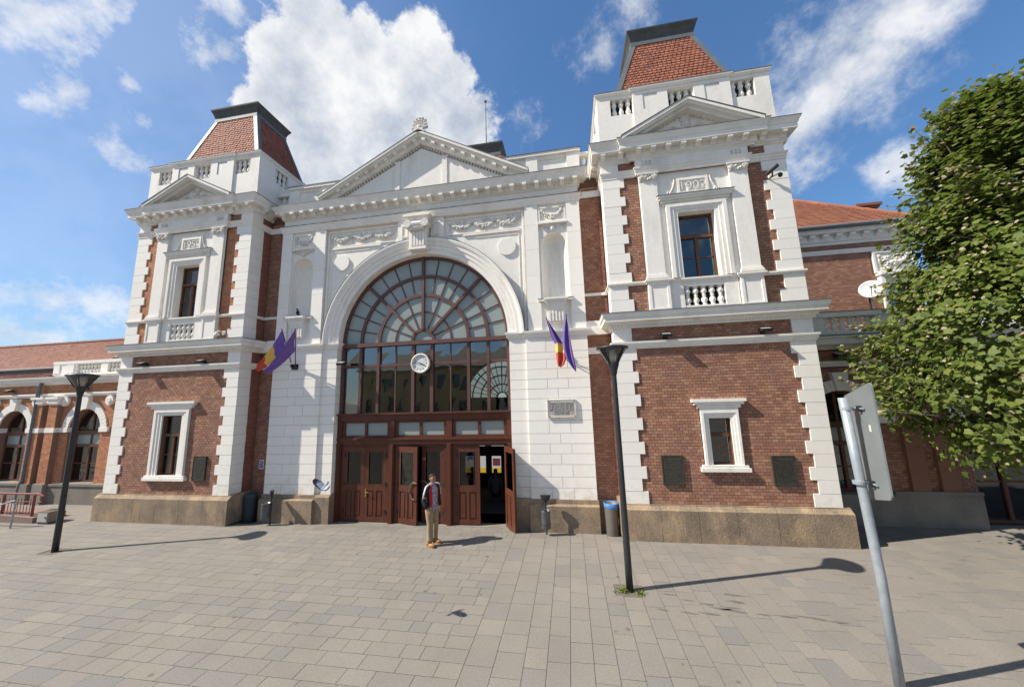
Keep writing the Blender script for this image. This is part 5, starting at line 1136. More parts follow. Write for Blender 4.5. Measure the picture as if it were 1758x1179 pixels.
MB().box(-.085, .085, -.015, 0, 0, .28).build('board', 'signwhite', n_); MB().box(-.065, .065, -.019, -.0151, .14, .25).box(-.065, .065, -.019, -.0151, .03, .125).build('blue_fields', 'signblue', n_); MB().box(-.04, .04, -.022, -.0191, .18, .21).box(-.04, .03, -.022, -.0191, .07, .09).build('symbols', 'signwhite', n_)

def floodlight(x, y, z, label, tilt=.5, grp='floodlights on the facade'):
    t = thing('floodlight', label, 'floodlight', (x, y, z), 0, grp)
    MB().box(-.02, .02, -.13, .0, -.01, .01).box(-.06, .06, -.01, .0, -.05, .05).build('bracket', 'black', t)
    h = MB().box(-.12, .12, -.035, .035, -.09, .09).build('housing', 'black', t, loc=(0, -.15, .03), rot=(-tilt - .75, 0, 0))
    MB().box(-.10, .10, -.041, -.0355, -.07, .07).build('lens', 'floodg', t, loc=(0, -.15, .03), rot=(-tilt - .75, 0, 0))
fl = 'floodlight on the band of the '
floodlight(7.12, .0, 4.97, fl + '1902 tower, over the greenish plaque'); floodlight(9.44, .0, 4.97, fl + '1902 tower, over the black plaque')
floodlight(-9.5, .0, 4.95, fl + '1959 tower, nearer the low orange wing'); floodlight(-7.15, .0, 4.93, fl + '1959 tower, nearer the flags')
floodlight(-18.2, 1.4, 4.33, 'black floodlight over the outer arch of the low orange wing'); floodlight(-14.3, 1.4, 4.33, 'black floodlight behind the lamp post, over the arch next to the tower')
floodlight(11.9, 1.4, 4.38, 'black floodlight over the shaded arch beneath the balcony'); floodlight(-2.62, .70, 4.72, 'small floodlight on the pier left of the glazed wall')
t = thing('security_camera', 'black security camera on bracket high on the 1902 tower quoins', 'camera', (10.12, 0, 9.06))
MB().tube([(0, 0, 0), (0, -.16, .0), (-.02, -.2, .1)], .018, 8).build('bracket', 'black', t); MB().tube([(-.09, -.10, .09), (.05, -.34, .17)], .05, 10).build('body', 'black', t); MB().blob((.17, -.18, -.02), (.055, .055, .065), 10, 6).tube([(.0, -.05, 0), (.17, -.18, .04)], .012, 6).build('dome', 'black', t)
t = thing('wall_lamp', 'small white lamp fitting on brick of the 1959 tower below window level', 'lamp', (-6.52, .02, 5.72))
MB().box(-.05, .05, -.05, 0, .1, .22).tube([(0, -.05, .16), (0, -.2, .2), (.02, -.28, .14)], .022, 8).build('bracket', 'white', t); MB().lathe([(.03, 0), (.075, -.07), (.08, -.13), (.0, -.13)], 12, (.02, -.28, .15)).build('shade', 'white', t)
# clock
t = thing('wall_clock', 'round white clock hanging in front of the glazed entrance wall', 'clock', (-.01, .84, 4.66)); r = .30
m = MB(); prof = [(r - .045, -.075), (r - .04, -.10), (r - .015, -.115), (r + .01, -.10), (r + .015, -.06), (r, .0), (r - .045, .0)]
m.arch(0, 0, [(a, b) for a, b in prof], 0, 2 * math.pi, 48, False); m.build('rim', 'cream', t, True)
m = MB(); m.add(*disc(0, -.078, -.0, 0, r - .03, 40)); m.build('face', 'face', t)
for i in range(12):
    a = math.radians(90 - 30 * (i + 1)); obj('numeral', text_mesh(str(i + 1), .062, .002, 'num', 'numeral'), t, loc=(.195 * math.cos(a), -.081, .195 * math.sin(a)), rot=UP)
ticks = MB()
for i in range(12): ray(ticks, 0, 0, math.pi * i / 6, .235, .25, .006, -.081, -.078)
ticks.build('minute_track', 'num', t, kind='stuff')
for nm, a, l, w in (('hour_hand', math.radians(90 - 114), .16, .012), ('minute_hand', math.radians(90 - 282), .225, .008)):
    m = MB(); ray(m, 0, 0, a, -.04, l, w, -.094 if nm[0] == 'h' else -.1, -.09 if nm[0] == 'h' else -.096); m.build(nm, 'num', t)
MB().box(-.03, .03, .0, .05, -.1, .1).build('mount', 'black', t)
# satellite dish
t = thing('satellite_dish', 'white satellite dish on mast in front of upper brick wall beside window', 'satellite dish', (16.35, 5.6, 4.95))
dv = Vector((-.75, -1, .30)).normalized(); qd = dv.to_track_quat('Z', 'Y')
MB().tube([(0, .15, 0), (0, .15, 1.9), (0, .1, 2.2)], .03, 8).tube([(.5, .8, 1.5), (0, .15, 1.7)], .018, 6).tube([(-.3, .2, 0.2), (0, .15, 1.6)], .015, 6).build('mast', 'black', t)
m = MB(); m.lathe([(0.001, .0), (.11, .009), (.22, .033), (.31, .066), (.355, .088), (.36, .08), (.31, .055), (.22, .022), (.001, -.012)], 28, caps=False); o = m.build('reflector', 'dish', t, True, loc=(0, 0, 2.28)); o.rotation_mode = 'QUATERNION'; o.rotation_quaternion = qd
h = dv * .5 + Vector((0, 0, 2.18)); MB().tube([(0, .05, 1.85), tuple(h)], .014, 6).blob(tuple(h), .05, 8, 5).build('feed_arm', 'galv', t)
# geraniums behind the right ground floor window
t = thing('geranium_pot', 'red geraniums behind the ground floor window between the two bronze plaques', 'plant', (8.21, .17, 1.78))
MB().lathe([(.05, 0), (.075, .14), (.08, .15)], 12, (0, .08, 0)).build('pot', mat('terracotta', (.35, .13, .06), rough=.8), t); m = MB()
for i in range(60): m.blob((U(-.14, .16), U(.02, .16), U(.12, .42)), (U(.02, .035), U(.02, .035), .008), 6, 3)
m.build('foliage', 'geranl', t, kind='stuff'); m = MB()
for x, z in ((-.06, .24), (.10, .20), (.06, .46), (-.1, .40)):
    for q in range(12): m.blob((x + U(-.03, .03), .02 + U(-.02, .02), z + U(-.02, .03)), .022, 6, 4)
m.build('blossom', 'geran', t, kind='stuff')

# flags
def flag(name, label, tip, base, far, mats, nfold, group, twist=0.):
    # cloth hangs from the pole (tip -> base) and droops to 'far'
    t = thing(name, label, 'flag', base, 0, group); B = Vector(base); tp = Vector(tip) - B; fr = Vector(far) - B
    MB().tube([(0, 0, 0), tuple(tp * 1.03)], .014, 8).blob(tuple(tp * 1.04), .022, 6, 4).build('pole', 'black', t)
    bd = tp * .10; nu, nv = 18, 12; m = MB(); vs = []
    for i in range(nu + 1):
        u = i / nu
        for j in range(nv + 1):
            v = j / nv; p = tp.lerp(bd + (tp - bd) * .35 * 0, v)          # along the pole, tip to lower end
            p = tp * (1 - v) + (tp * .38) * v
            q = fr + (p - tp) * .22 + Vector((0, 0, -.06 * v))
            c = p.lerp(q, u) + Vector((0, 0, -.10 * math.sin(math.pi * u)))
            f = math.sin(v * math.pi * nfold + u * 2.2 + twist) * (.02 + .05 * u); c += Vector((f * .5, -abs(f) * .9 - .02, f * .25)); vs.append(c)
    fs = []
    m.add(vs, [])
    for i in range(nu):
        for j in range(nv):
            m.cm = min(len(mats) - 1, int(i / nu * len(mats))); a = i * (nv + 1) + j; m.f.append((a, a + 1, a + nv + 2, a + nv + 1)); m.r.append(0.); m.m.append(m.cm)
    m.build('cloth', mats, t, True)
    return t
g = 'flags on the entrance piers'
flag('flag', 'faded violet, yellow and red tricolour flag on the left entrance pier', (-4.40, .05, 5.84), (-4.42, .52, 4.86), (-5.26, .1, 4.74), ['flagp', 'flagy', 'flagr'], 2.0, g)
flag('flag', 'plain violet flag hanging to the left from the left entrance pier', (-3.77, -.12, 5.78), (-4.24, .50, 4.80), (-4.76, -.05, 4.64), ['flagp'], 2.0, g, 1.)
def limp_flag(label, base, tip, rows, mats, ph):
    t = thing('flag', label, 'flag', base, 0, g); B = Vector(base); m = MB(); n = 12; vs = []
    MB().tube([(0, 0, 0), tuple((Vector(tip) - B) * 1.02)], .014, 8).build('pole', 'black', t)
    K = len(rows)
    for r, (xl, xr, z, y, mi) in enumerate(rows):
        for j in range(n + 1):
            v = j / n; p = Vector((xl + (xr - xl) * v, y + .045 * math.sin(v * 9 + ph + r * .35) * min(1, (xr - xl) / .15), z + .03 * math.sin(v * 3.1 + ph))) - B; vs.append(p)
    m.add(vs, [])
    for r in range(K - 1):
        for j in range(n): a = r * (n + 1) + j; m.f.append((a, a + 1, a + n + 2, a + n + 1)); m.r.append(0.); m.m.append(rows[r][4])
    m.build('cloth', mats, t, True)
limp_flag('drooping violet, yellow and red tricolour flag on the right entrance pier', (4.42, .50, 4.72), (4.05, -.10, 5.66), [(4.04, 4.07, 5.64, -.1, 0), (4.08, 4.17, 5.46, -.06, 0), (4.13, 4.30, 5.25, -.02, 0), (4.19, 4.42, 5.05, .02, 0), (4.25, 4.50, 4.93, .03, 1), (4.26, 4.52, 4.80, .03, 1), (4.26, 4.51, 4.68, .03, 2), (4.27, 4.53, 4.52, .03, 2), (4.29, 4.48, 4.38, .03, 2), (4.31, 4.37, 4.29, .03, 2)], ['flagp', 'flagy', 'flagr'], .4)
limp_flag('plain violet flag hanging limp on the right entrance pier above the plaque', (4.50, .50, 4.72), (4.60, -.10, 5.70), [(4.58, 4.61, 5.66, -.1, 0), (4.53, 4.64, 5.45, -.08, 0), (4.48, 4.66, 5.2, -.06, 0), (4.46, 4.69, 4.95, -.04, 0), (4.48, 4.72, 4.7, -.04, 0), (4.54, 4.76, 4.48, -.04, 0), (4.64, 4.79, 4.3, -.04, 0), (4.73, 4.78, 4.17, -.04, 0)], ['flagp'], 1.6)
for x in (-4.33, 4.46):
    t = thing('flag_bracket', 'black twin flag bracket on the ' + ('left' if x < 0 else 'right') + ' entrance pier', 'bracket', (x, YP, 4.66), 0, 'flag brackets')
    MB().box(-.12, .12, -.02, 0, -.04, .14).box(-.1, -.06, -.1, -.02, .04, .14).box(.06, .1, -.1, -.02, .04, .14).build('plate', 'black', t)

# ------------------------------------------------------------------ street furniture
def lamp(loc, label):
    t = thing('street_lamp', label, 'street lamp', loc, 0, 'street lamps on the plaza')
    MB().lathe([(.064, -.02), (.062, .6), (.054, 2.0), (.048, 3.9), (.048, 3.96)], 18).build('post', 'post', t, True)
    MB().lathe([(.054, 3.92), (.06, 3.94), (.07, 4.0), (.11, 4.12), (.115, 4.16), (.1, 4.16)], 18).build('collar', 'post', t, True)
    MB().lathe([(.108, 4.155), (.17, 4.27), (.25, 4.40), (.282, 4.445)], 28, caps=False).build('bowl', 'lens', t, True)
    MB().lathe([(.26, 4.44), (.30, 4.437), (.32, 4.46), (.305, 4.48), (.1, 4.52), (.001, 4.525)], 28, caps=False).build('cap', 'post', t, True)
    MB().lathe([(.05, 4.16), (.06, 4.3), (.05, 4.42)], 12).build('lamp_tube', 'signwhite', t, True)
    for i in range(4):
        a = math.pi / 4 + i * math.pi / 2; c, s = math.cos(a), math.sin(a); MB().tube([(.108 * c, .108 * s, 4.13), (.292 * c, .292 * s, 4.45)], .014, 6).build('rib', 'post', t)
    return t
lamp((5.47, -2.31, -.01), 'tall lamp post rising from a weed tuft, before the 1902 tower'); lamp((-8.53, -2.05, -.01), 'lamp post before the low orange wing, shadow reaching the 1959 tower')
# traffic sign seen from behind
t = thing('road_sign', 'large grey road sign seen from behind on galvanised pole in foreground', 'sign', (8.27, -4.08, 0))
MB().tube([(0, 0, -.05), (.0, 0, 1.2), (-.04, 0, 2.4), (-.08, 0, 3.40)], .052, 16).build('pole', 'galv', t, True)
pa, pb = Vector((8.36 - 8.27, -3.70 + 4.08, 0)), Vector((8.165 - 8.27, -4.46 + 4.08, 0)); dd = (pb - pa).normalized(); nn = Vector((-dd.y, dd.x, 0))
if nn.x < 0: nn = -nn
off = nn * .085
def plate(a, b, z0, z1, th, nm, mt):
    m = MB(); r_ = .06; W = (b - a).length; pts = []
    for cx_, cz_, a0 in ((W - r_, z0 + r_, -90), (W - r_, z1 - r_, 0), (r_, z1 - r_, 90), (r_, z0 + r_, 180)): pts += [(cx_ + r_ * math.cos(math.radians(a0 + k * 22.5)), cz_ + r_ * math.sin(math.radians(a0 + k * 22.5))) for k in range(5)]
    n = len(pts); P = [a + dd * u + Vector((0, 0, z + .19 * u / W)) + off for u, z in pts]; Q = [p + nn * th for p in P]; m.add(P + Q, [tuple(range(n)), tuple(range(2 * n - 1, n - 1, -1))] + [(i, (i + 1) % n, (i + 1) % n + n, i + n) for i in range(n)]); return m.build(nm, mt, t)
plate(pa, pb, 2.02, 3.41, .018, 'panel', 'alu')
for z in (2.32, 3.26):
    m = MB(); m.lathe([(.056, z - .02), (.066, z - .02), (.066, z + .02), (.056, z + .02)], 16, (-.06, 0, 0)); m.build('clamp', 'galv', t)
    m = MB(); a, b = pa.lerp(pb, .3) + off - nn * .02, pa.lerp(pb, .7) + off - nn * .02; m.tube([a + Vector((0, 0, z)), b + Vector((0, 0, z))], .014, 6); m.tube([Vector((-.02, 0, z)), pa.lerp(pb, .5) + off + Vector((0, 0, z))], .02, 6); m.build('rail', 'galv', t)
for z in (2.32, 3.26): MB().box(.02, .06, -.10, -.05, z - .035, z + .035).build('clamp_bolt', 'black', t)
MB().add_ret([pa.lerp(pb, .72) + off - nn * .002 + Vector((0, 0, z)) for z in (2.98, 3.06)] + [pa.lerp(pb, .78) + off - nn * .002 + Vector((0, 0, z)) for z in (3.06, 2.98)], [(0, 1, 2, 3)]).build('sticker', 'cream', t)
# litter bins
def post_bin(loc, label, rz=0):
    t = thing('litter_bin', label, 'litter bin', loc, rz, 'litter bins on posts')
    MB().tube([(0, 0, -.05), (0, 0, .82)], .022, 10).build('post', 'post', t); k = MB()
    k.lathe([(.118, .20), (.122, .22), (.122, .62), (.128, .64), (.118, .64), (.112, .24), (.001, .24)], 20, (0, -.13, 0), False); k.build('basket', 'binmetal', t, True)
    h = MB()
    for i in range(14): a = 2 * math.pi * i / 14; h.blob((.1225 * math.cos(a), -.13 + .1225 * math.sin(a), .31), (.011, .011, .011), 6, 4)
    h.build('perforations', 'num', t, kind='stuff')
    c = MB(); c.add([(.14 * math.cos(q), .06 * math.sin(q), .98) for q in [i * .524 for i in range(12)]] + [(.12 * math.cos(q), .05 * math.sin(q), .90) for q in [i * .524 for i in range(12)]] + [(.045 * math.cos(q), .03 * math.sin(q), .81) for q in [i * .524 for i in range(12)]], [tuple(range(12))] + [(i, (i + 1) % 12, (i + 1) % 12 + 12, i + 12) for i in range(12)] + [(i + 12, (i + 1) % 12 + 12, (i + 1) % 12 + 24, i + 24) for i in range(12)]); c.build('ashtray', 'post', t)
    MB().box(-.03, .03, -.04, .0, .55, .6).box(-.03, .03, -.04, .0, .3, .35).build('bracket', 'post', t)
post_bin((3.79, .27, -.06), 'hanging metal bin with dark ashtray on a post by the open door', 0); post_bin((-4.52, .24, -.05), 'hanging metal bin with dark ashtray on a post by the left pier', -.9)
t = thing('waste_bin', 'grey round waste bin with blue liner in the recess by the 1902 tower', 'waste bin', (5.49, .40, -.07))
MB().lathe([(.15, 0), (.155, .02), (.175, .70), (.178, .78), (.16, .78), (.14, .1), (.001, .1)], 24, caps=False).build('body', 'binbody', t, True); m = MB(); n = 24; vs = []
for i in range(n):
    a = 2 * math.pi * i / n; vs += [(.182 * math.cos(a), .182 * math.sin(a), .66 + .045 * math.cos(a + 2.4) + U(-.008, .008)), (.186 * math.cos(a), .186 * math.sin(a), .79), (.165 * math.cos(a), .165 * math.sin(a), .80), (.15 * math.cos(a), .15 * math.sin(a), .6)]
m.add(vs, [(4 * i + k, 4 * ((i + 1) % n) + k, 4 * ((i + 1) % n) + k + 1, 4 * i + k + 1) for i in range(n) for k in range(3)]); m.build('liner', 'bluebag', t, True)
t = thing('waste_bin', 'tall dark waste bin standing in the shaded recess beside the 1959 tower', 'waste bin', (-5.5, .48, -.09))
MB().lathe([(.17, 0), (.18, .03), (.19, .74), (.17, .76), (.15, .1), (.001, .1)], 22, caps=False).build('body', mat('dark_green_bin', (.02, .03, .035), rough=.5), t, True); MB().lathe([(.195, .74), (.2, .76), (.15, .86), (.001, .9)], 22, caps=False).build('lid', mat('dark_bin_lid', (.03, .045, .045), rough=.5), t, True)
# ramp, railing and cabinet at the far left
t = thing('access_ramp', 'low reddish stone access ramp at the foot of the orange wing', 'ramp', (-13.6, .3, 0))
MB().add_ret([(-6, -.75, 0), (1.1, -.75, 0), (1.1, .0, 0), (-6, .0, 0), (-6, -.75, .40), (1.1, -.75, .17), (1.1, .0, .17), (-6, .0, .40)], [(0, 1, 5, 4), (1, 2, 6, 5), (2, 3, 7, 6), (4, 5, 6, 7), (3, 0, 4, 7)]).build('ramp_body', 'rampstone', t)
t = thing('ramp_railing', 'red steel railing with upright bars on the ramp by the orange wing', 'railing', (-13.6, -.35, .16))
for x in (-5.4, -3.6, -2.2, -.45, .85): MB().tube([(x, 0, 0), (x, 0, .66)], .035, 8).build('post', 'red', t)
MB().tube([(-6, 0, .70), (1.05, 0, .70), (1.2, 0, .64), (1.2, 0, .48), (1.05, 0, .44)], .03, 8).build('handrail', 'red', t); MB().tube([(-6, 0, .14), (.85, 0, .14)], .016, 6).build('bottom_rail', 'red', t); MB().tube([(-6, 0, .46), (.85, 0, .46)], .016, 6).build('middle_rail', 'red', t)
for i in range(50):
    x = -5.9 + i * .135
    if x < .85: MB().tube([(x, 0, .08), (x, 0, .54)], .009, 5).build('bar', 'red', t)
t = thing('hand_rail', 'bent stainless hand rail in front of the red ramp railing', 'railing', (-12.6, -.85, 0)); MB().tube([(-2.6, 0, .12), (-.1, .0, .78), (.06, 0, .80), (.08, 0, .72), (.03, 0, 0)], .024, 8).build('tube', 'galv', t)
t = thing('utility_cabinet', 'small pale metal cabinet on the paving at the end of the red railing', 'cabinet', (-12.05, -.30, 0)); MB().box(-.22, .22, -.18, .18, .04, .36).build('body', 'binbody', t); MB().box(-.19, .19, -.187, -.18, .07, .33).build('door', mat('pale_cabinet', (.42, .40, .35), rough=.6), t); MB().box(-.2, .2, -.16, .16, 0, .04).build('foot', 'black', t); MB().box(.12, .15, -.2, -.187, .18, .23).build('latch', 'black', t)
# weeds in the lamp pit
t = tag(obj('weed_tuft', None, loc=(5.36, -2.33, -.01)), 'tuft of green weeds at the foot of the lamp post before the 1902 tower', 'weeds'); m = MB()
for i in range(170):
    a = U(0, 6.28); r_ = abs(random.gauss(0, .08)); x, y = r_ * math.cos(a) - .0, r_ * math.sin(a) * .8; h = U(.012, .05); d = U(0, 6.28); w = U(.003, .007)
    if R() < .25: x += .30; y -= .06
    m.add([(x - w, y, 0), (x + w, y, 0), (x + math.cos(d) * .04 + w, y + math.sin(d) * .04, h), (x + math.cos(d) * .06, y + math.sin(d) * .06, h * .9)], [(0, 1, 2, 3)])
m.build('blades', 'grass', t, kind='stuff')

# ------------------------------------------------------------------ tree
def build_tree():
    bx_, by_ = 13.35, -1.6
    t = thing('maple_tree', 'leafy maple tree with pale seed clusters beside the 1902 tower', 'tree', (bx_, by_, 0))
    prof = [(1.8, 1.2), (2.4, 1.9), (3.2, 2.25), (4.0, 2.45), (5.0, 1.85), (5.8, 1.6), (6.6, 1.4), (7.6, 1.1), (8.5, .75), (9.2, .35), (9.7, .1)]
    def rad(z):
        for (z0, r0), (z1, r1) in zip(prof, prof[1:]):
            if z0 <= z <= z1: return r0 + (r1 - r0) * (z - z0) / (z1 - z0)
        return .2
    tr = MB(); pts = [(0, 0, -.1), (.02, 0, .8), (.0, .03, 2.0), (.08, 0, 4.0), (.0, .05, 6.5), (.05, 0, 9.0)]; tr.tube(pts, [.24, .20, .17, .13, .085, .02], 14); tr.build('trunk', 'bark', t, True)
    clumps = []
    rg = random.Random(11)
    for i in range(420):
        z = rg.uniform(2.15, 9.3); a = rg.uniform(0, 6.283)
        f = (.45 + .55 * rg.random() ** .45); n = noise.noise(Vector((math.cos(a) * 2.2, math.sin(a) * 2.2, z * .9))) * .34
        r = rad(z) * f * (1 + n) * .93
        clumps.append(Vector((r * math.cos(a), r * math.sin(a), z)))
        if i % 9 == 0: clumps[-1].xy *= 1.1; clumps[-1].z += .15
    # limbs
    for i in range(26):
        c = rg.choice(clumps); z0 = max(1.4, min(8.5, c.z - c.xy.length * .55)); m = MB(); p0 = Vector((.03, .02, z0)); mid = p0.lerp(c, .5) + Vector((0, 0, .22))
        m.tube([p0, p0.lerp(mid, .5) + Vector((0, 0, .08)), mid, c], [.055, .042, .03, .01], 7); m.build('limb', 'bark', t, True)
    shape = [(0, -.05), (.18, .0), (.40, .0), (.38, .20), (.50, .42), (.34, .48), (.20, .62), (.02, .90), (-.18, .62), (-.36, .48), (-.50, .40), (-.38, .20), (-.38, .0), (-.18, .0)]
    leaves = []
    for c in clumps:
        out = Vector((c.x, c.y, .35 * (c.z - 4))).normalized(); k = rg.randint(78, 120); cr_ = rg.uniform(.28, .48); tone = rg.uniform(-.16, .16)
        for q in range(k):
            d = Vector((rg.gauss(0, 1), rg.gauss(0, 1), rg.gauss(0, .75))) * cr_ * .55; p = c + d - Vector((0, 0, .25 * (d.xy.length) ** 2))
            nrm = (Vector((rg.gauss(0, .6), rg.gauss(0, .6), .55)) + out * 1.15).normalized()
            yv = Vector((rg.gauss(0, 1), rg.gauss(0, 1), -.5)) + out * .9; yv = (yv - nrm * yv.dot(nrm)).normalized(); xv = yv.cross(nrm)
            s = rg.uniform(.07, .14); tip = (c + d - Vector((0, 0, 4))).length > 0
            tv = min(.90, max(0.01, .42 + tone + rg.gauss(0, .2)))
            if d.dot(out) > cr_ * .22 and rg.random() < .26: tv = rg.uniform(.93, 1.0); s *= .55
            leaves.append((p, xv, yv, nrm, s, tv))
    for i in range(190):      # sprays that break the outline
        z = rg.uniform(2.3, 9.0); a = rg.uniform(0, 6.283); r0 = rad(z) * rg.uniform(.82, 1.0); base = Vector((r0 * math.cos(a), r0 * math.sin(a), z))
        dr = Vector((math.cos(a), math.sin(a), rg.uniform(.1, 1.2) + (1.6 if z > 7.5 else 0))).normalized(); ln = rg.uniform(.45, 1.0)
        m = MB(); m.tube([base - dr * .3, base + dr * ln * .5, base + dr * ln], [.012, .008, .003], 5); m.build('twig', 'bark', t)
        for q in range(rg.randint(20, 34)):
            u = rg.random(); p = base + dr * ln * u + Vector((rg.gauss(0, 1), rg.gauss(0, 1), rg.gauss(0, 1))) * (.13 * (1.1 - u))
            nrm = (Vector((rg.gauss(0, .7), rg.gauss(0, .7), .8)) + dr * .5).normalized(); yv = Vector((rg.gauss(0, 1), rg.gauss(0, 1), -.3)) + dr; yv = (yv - nrm * yv.dot(nrm)).normalized()
            sd = rg.random() < .12 + .5 * (u > .7); leaves.append((p, yv.cross(nrm), yv, nrm, rg.uniform(.05, .09) if sd else rg.uniform(.08, .15), rg.uniform(.93, 1) if sd else min(.9, max(.05, .55 + rg.gauss(0, .18)))))
    W = Vector((bx_, by_, 0))
    def vis(l):
        p = l[0] + W - CAM; z = p.dot(_f); u = p.dot(_r) / z
        return (l[0] + W - CAM).length - l[4] * 4 if u < 1.48 else 50
    leaves.sort(key=vis)
    lm = MB(); ls = [(x * 1.0, y, 0) for x, y in shape]; fs = [(0, i, i + 1) for i in range(1, 13)]
    bend = [(x, y, -.18 * (x * x) - .12 * (y - .3) ** 2) for x, y in shape]
    lm.add(bend, fs); me = lm.mesh('leaf', 'leaf1')
    for p, xv, yv, nv, s, tv in leaves[:300]:
        o = obj('leaf', me, t); o.matrix_local = Matrix(((xv.x * s, yv.x * s, nv.x * s, p.x), (xv.y * s, yv.y * s, nv.y * s, p.y), (xv.z * s, yv.z * s, nv.z * s, p.z), (0, 0, 0, 1)))
    m = MB()
    for p, xv, yv, nv, s, tv in leaves[300:]:
        m.cr = tv + .0001; m.add([p + xv * (a * s) + yv * (b * s) + nv * (c * s) for a, b, c in bend], fs)
    m.build('crown', 'leaf', t, kind='stuff')
build_tree()

# ------------------------------------------------------------------ people
def skin(name, joints, edges, root, mt, parent, sub=2):
    me = bpy.data.meshes.new(name); idx = {k: i for i, k in enumerate(joints)}
    me.from_pydata([j[0] for j in joints.values()], [(idx[a], idx[b]) for a, b in edges], []); me.materials.append(M[mt])
    o = obj(name, me, parent); o.modifiers.new('skin', 'SKIN').use_smooth_shade = True
    for k, j in joints.items():
        v = me.skin_vertices[0].data[idx[k]]; r = j[1]; v.radius = r if isinstance(r, tuple) else (r, r); v.use_root = k == root
    sm = o.modifiers.new('sub', 'SUBSURF'); sm.levels = sub; sm.render_levels = sub
    return o
def loft(rings, n=20, matf=None):
    m = MB(); vs = []
    for (cx, cy, cz, rx, ry) in rings: vs += [(cx + rx * math.cos(2 * math.pi * j / n), cy + ry * math.sin(2 * math.pi * j / n), cz) for j in range(n)]
    m.add(vs, [])
    for i in range(len(rings) - 1):
        for j in range(n): m.f.append((i * n + j, i * n + (j + 1) % n, (i + 1) * n + (j + 1) % n, (i + 1) * n + j)); m.r.append(0.); m.m.append(matf(i, (j + .5) / n) if matf else 0)
    m.f.append(tuple(range(n - 1, -1, -1))); m.r.append(0.); m.m.append(matf(0, .1) if matf else 0)
    L = len(rings) - 1; m.f.append(tuple(L * n + j for j in range(n))); m.r.append(0.); m.m.append(matf(L - 1, .1) if matf else 0)
    return m
def person(label, loc, rz, k, cloth):
    t = thing('person', label, 'person', loc, rz); t.scale = (k, k, k)
    # local: faces -y, 1.75 m tall
    J = {'pelvis': ((0, 0, .92), (.14, .10)), 'waist': ((0, 0, 1.08), (.13, .09)), 'chest': ((0, .01, 1.30), (.15, .10)), 'neckb': ((0, .01, 1.46), (.07, .06)), 'neck': ((0, -.005, 1.52), .05), 'jaw': ((0, -.03, 1.57), (.064, .068)), 'face': ((0, -.02, 1.645), (.082, .098)), 'crown': ((0, .0, 1.715), (.077, .092)), 'top': ((0, .005, 1.745), (.035, .045))}
    E = [('pelvis', 'waist'), ('waist', 'chest'), ('chest', 'neckb'), ('neckb', 'neck'), ('neck', 'jaw'), ('jaw', 'face'), ('face', 'crown'), ('crown', 'top')]
    arm = {}
    for s, n in ((-1, 'r'), (1, 'l')):
        sh = (s * .185, .01, 1.41); el = (s * .265, .045, 1.14) if s < 0 else (s * .26, .04, 1.13); wr = (s * .235, -.07, .925) if s < 0 else (s * .27, -.02, .88)
        arm[s] = (sh, el, wr); h = Vector(wr); d = (h - Vector(el)).normalized()
        J['sh' + n] = (sh, .062); J['el' + n] = (el, .043); J['wr' + n] = (wr, .03); J['pa' + n] = (tuple(h + d * .075), (.022, .038)); E += [('chest', 'sh' + n), ('sh' + n, 'el' + n), ('el' + n, 'wr' + n), ('wr' + n, 'pa' + n)]
        for f in range(4):
            o1 = h + d * .10 + Vector((0, (f - 1.5) * .02, 0)); ln = (.055, .065, .062, .048)[f]; o2 = o1 + d * ln * .6 + Vector((-s * .012, 0, 0)); o3 = o2 + d * ln * .5 + Vector((-s * .022, 0, 0))
            J[f'f{f}a' + n] = (tuple(o1), .0095); J[f'f{f}b' + n] = (tuple(o2), .0088); J[f'f{f}c' + n] = (tuple(o3), .0075); E += [('pa' + n, f'f{f}a' + n), (f'f{f}a' + n, f'f{f}b' + n), (f'f{f}b' + n, f'f{f}c' + n)]
        t1 = h + d * .04 + Vector((0, -.035, 0)); t2 = t1 + d * .035 + Vector((-s * .01, -.015, 0)); J['th1' + n] = (tuple(t1), .011); J['th2' + n] = (tuple(t2), .009); E += [('wr' + n, 'th1' + n), ('th1' + n, 'th2' + n)]
        hp = (s * .09, 0, .88); kn = (s * .105, -.015 if s > 0 else -.03, .49); an = (s * .115, .02 if s > 0 else -.05, .09)
        J['hp' + n] = (hp, .085); J['kn' + n] = (kn, .055); J['an' + n] = (an, .04); J['to' + n] = ((an[0] + s * .03, an[1] - .15, .035), (.038, .028)); E += [('pelvis', 'hp' + n), ('hp' + n, 'kn' + n), ('kn' + n, 'an' + n), ('an' + n, 'to' + n)]
    skin('body', J, E, 'pelvis', 'skin', t)
    # face features
    f = MB().blob((0, -.107, 1.635), (.013, .02, .026), 8, 6); f.build('nose', 'skin', t, True)
    for s in (-1, 1):
        MB().blob((s * .077, .0, 1.64), (.012, .022, .034), 8, 6).build('ear', 'skin', t, True); MB().blob((s * .03, -.094, 1.662), (.013, .008, .007), 8, 5).build('eye', 'num', t, True); MB().box(s * .03 - .02, s * .03 + .02, -.104, -.092, 1.679, 1.686).build('eyebrow', 'hair', t)
    MB().blob((0, -.092, 1.592), (.024, .008, .006), 8, 5).build('mouth', cloth['lip'], t, True)
    hm = MB(); n = 20; vs = []
    for i in range(7):
        th = math.pi / 2 * i / 6
        for j in range(n):
            a = 2 * math.pi * j / n; low = 1.64 + .085 * max(0, min(1, .5 - math.sin(a) * 1.1)); z = low + (1.762 - low) * math.sin(th); r = math.cos(th) ** .55; vs.append((.083 * r * math.cos(a), .010 + .098 * r * math.sin(a), z))
    hm.add(vs, [(i * n + j, i * n + (j + 1) % n, (i + 1) * n + (j + 1) % n, (i + 1) * n + j) for i in range(6) for j in range(n)]); hm.build('hair', 'hair', t, True)
    # torso clothing: ring angle 0.75 of a turn is the front
    def front(i, a):
        d = abs(a - .75)
        return 2 if d < .085 else (1 if d < .17 else 0)
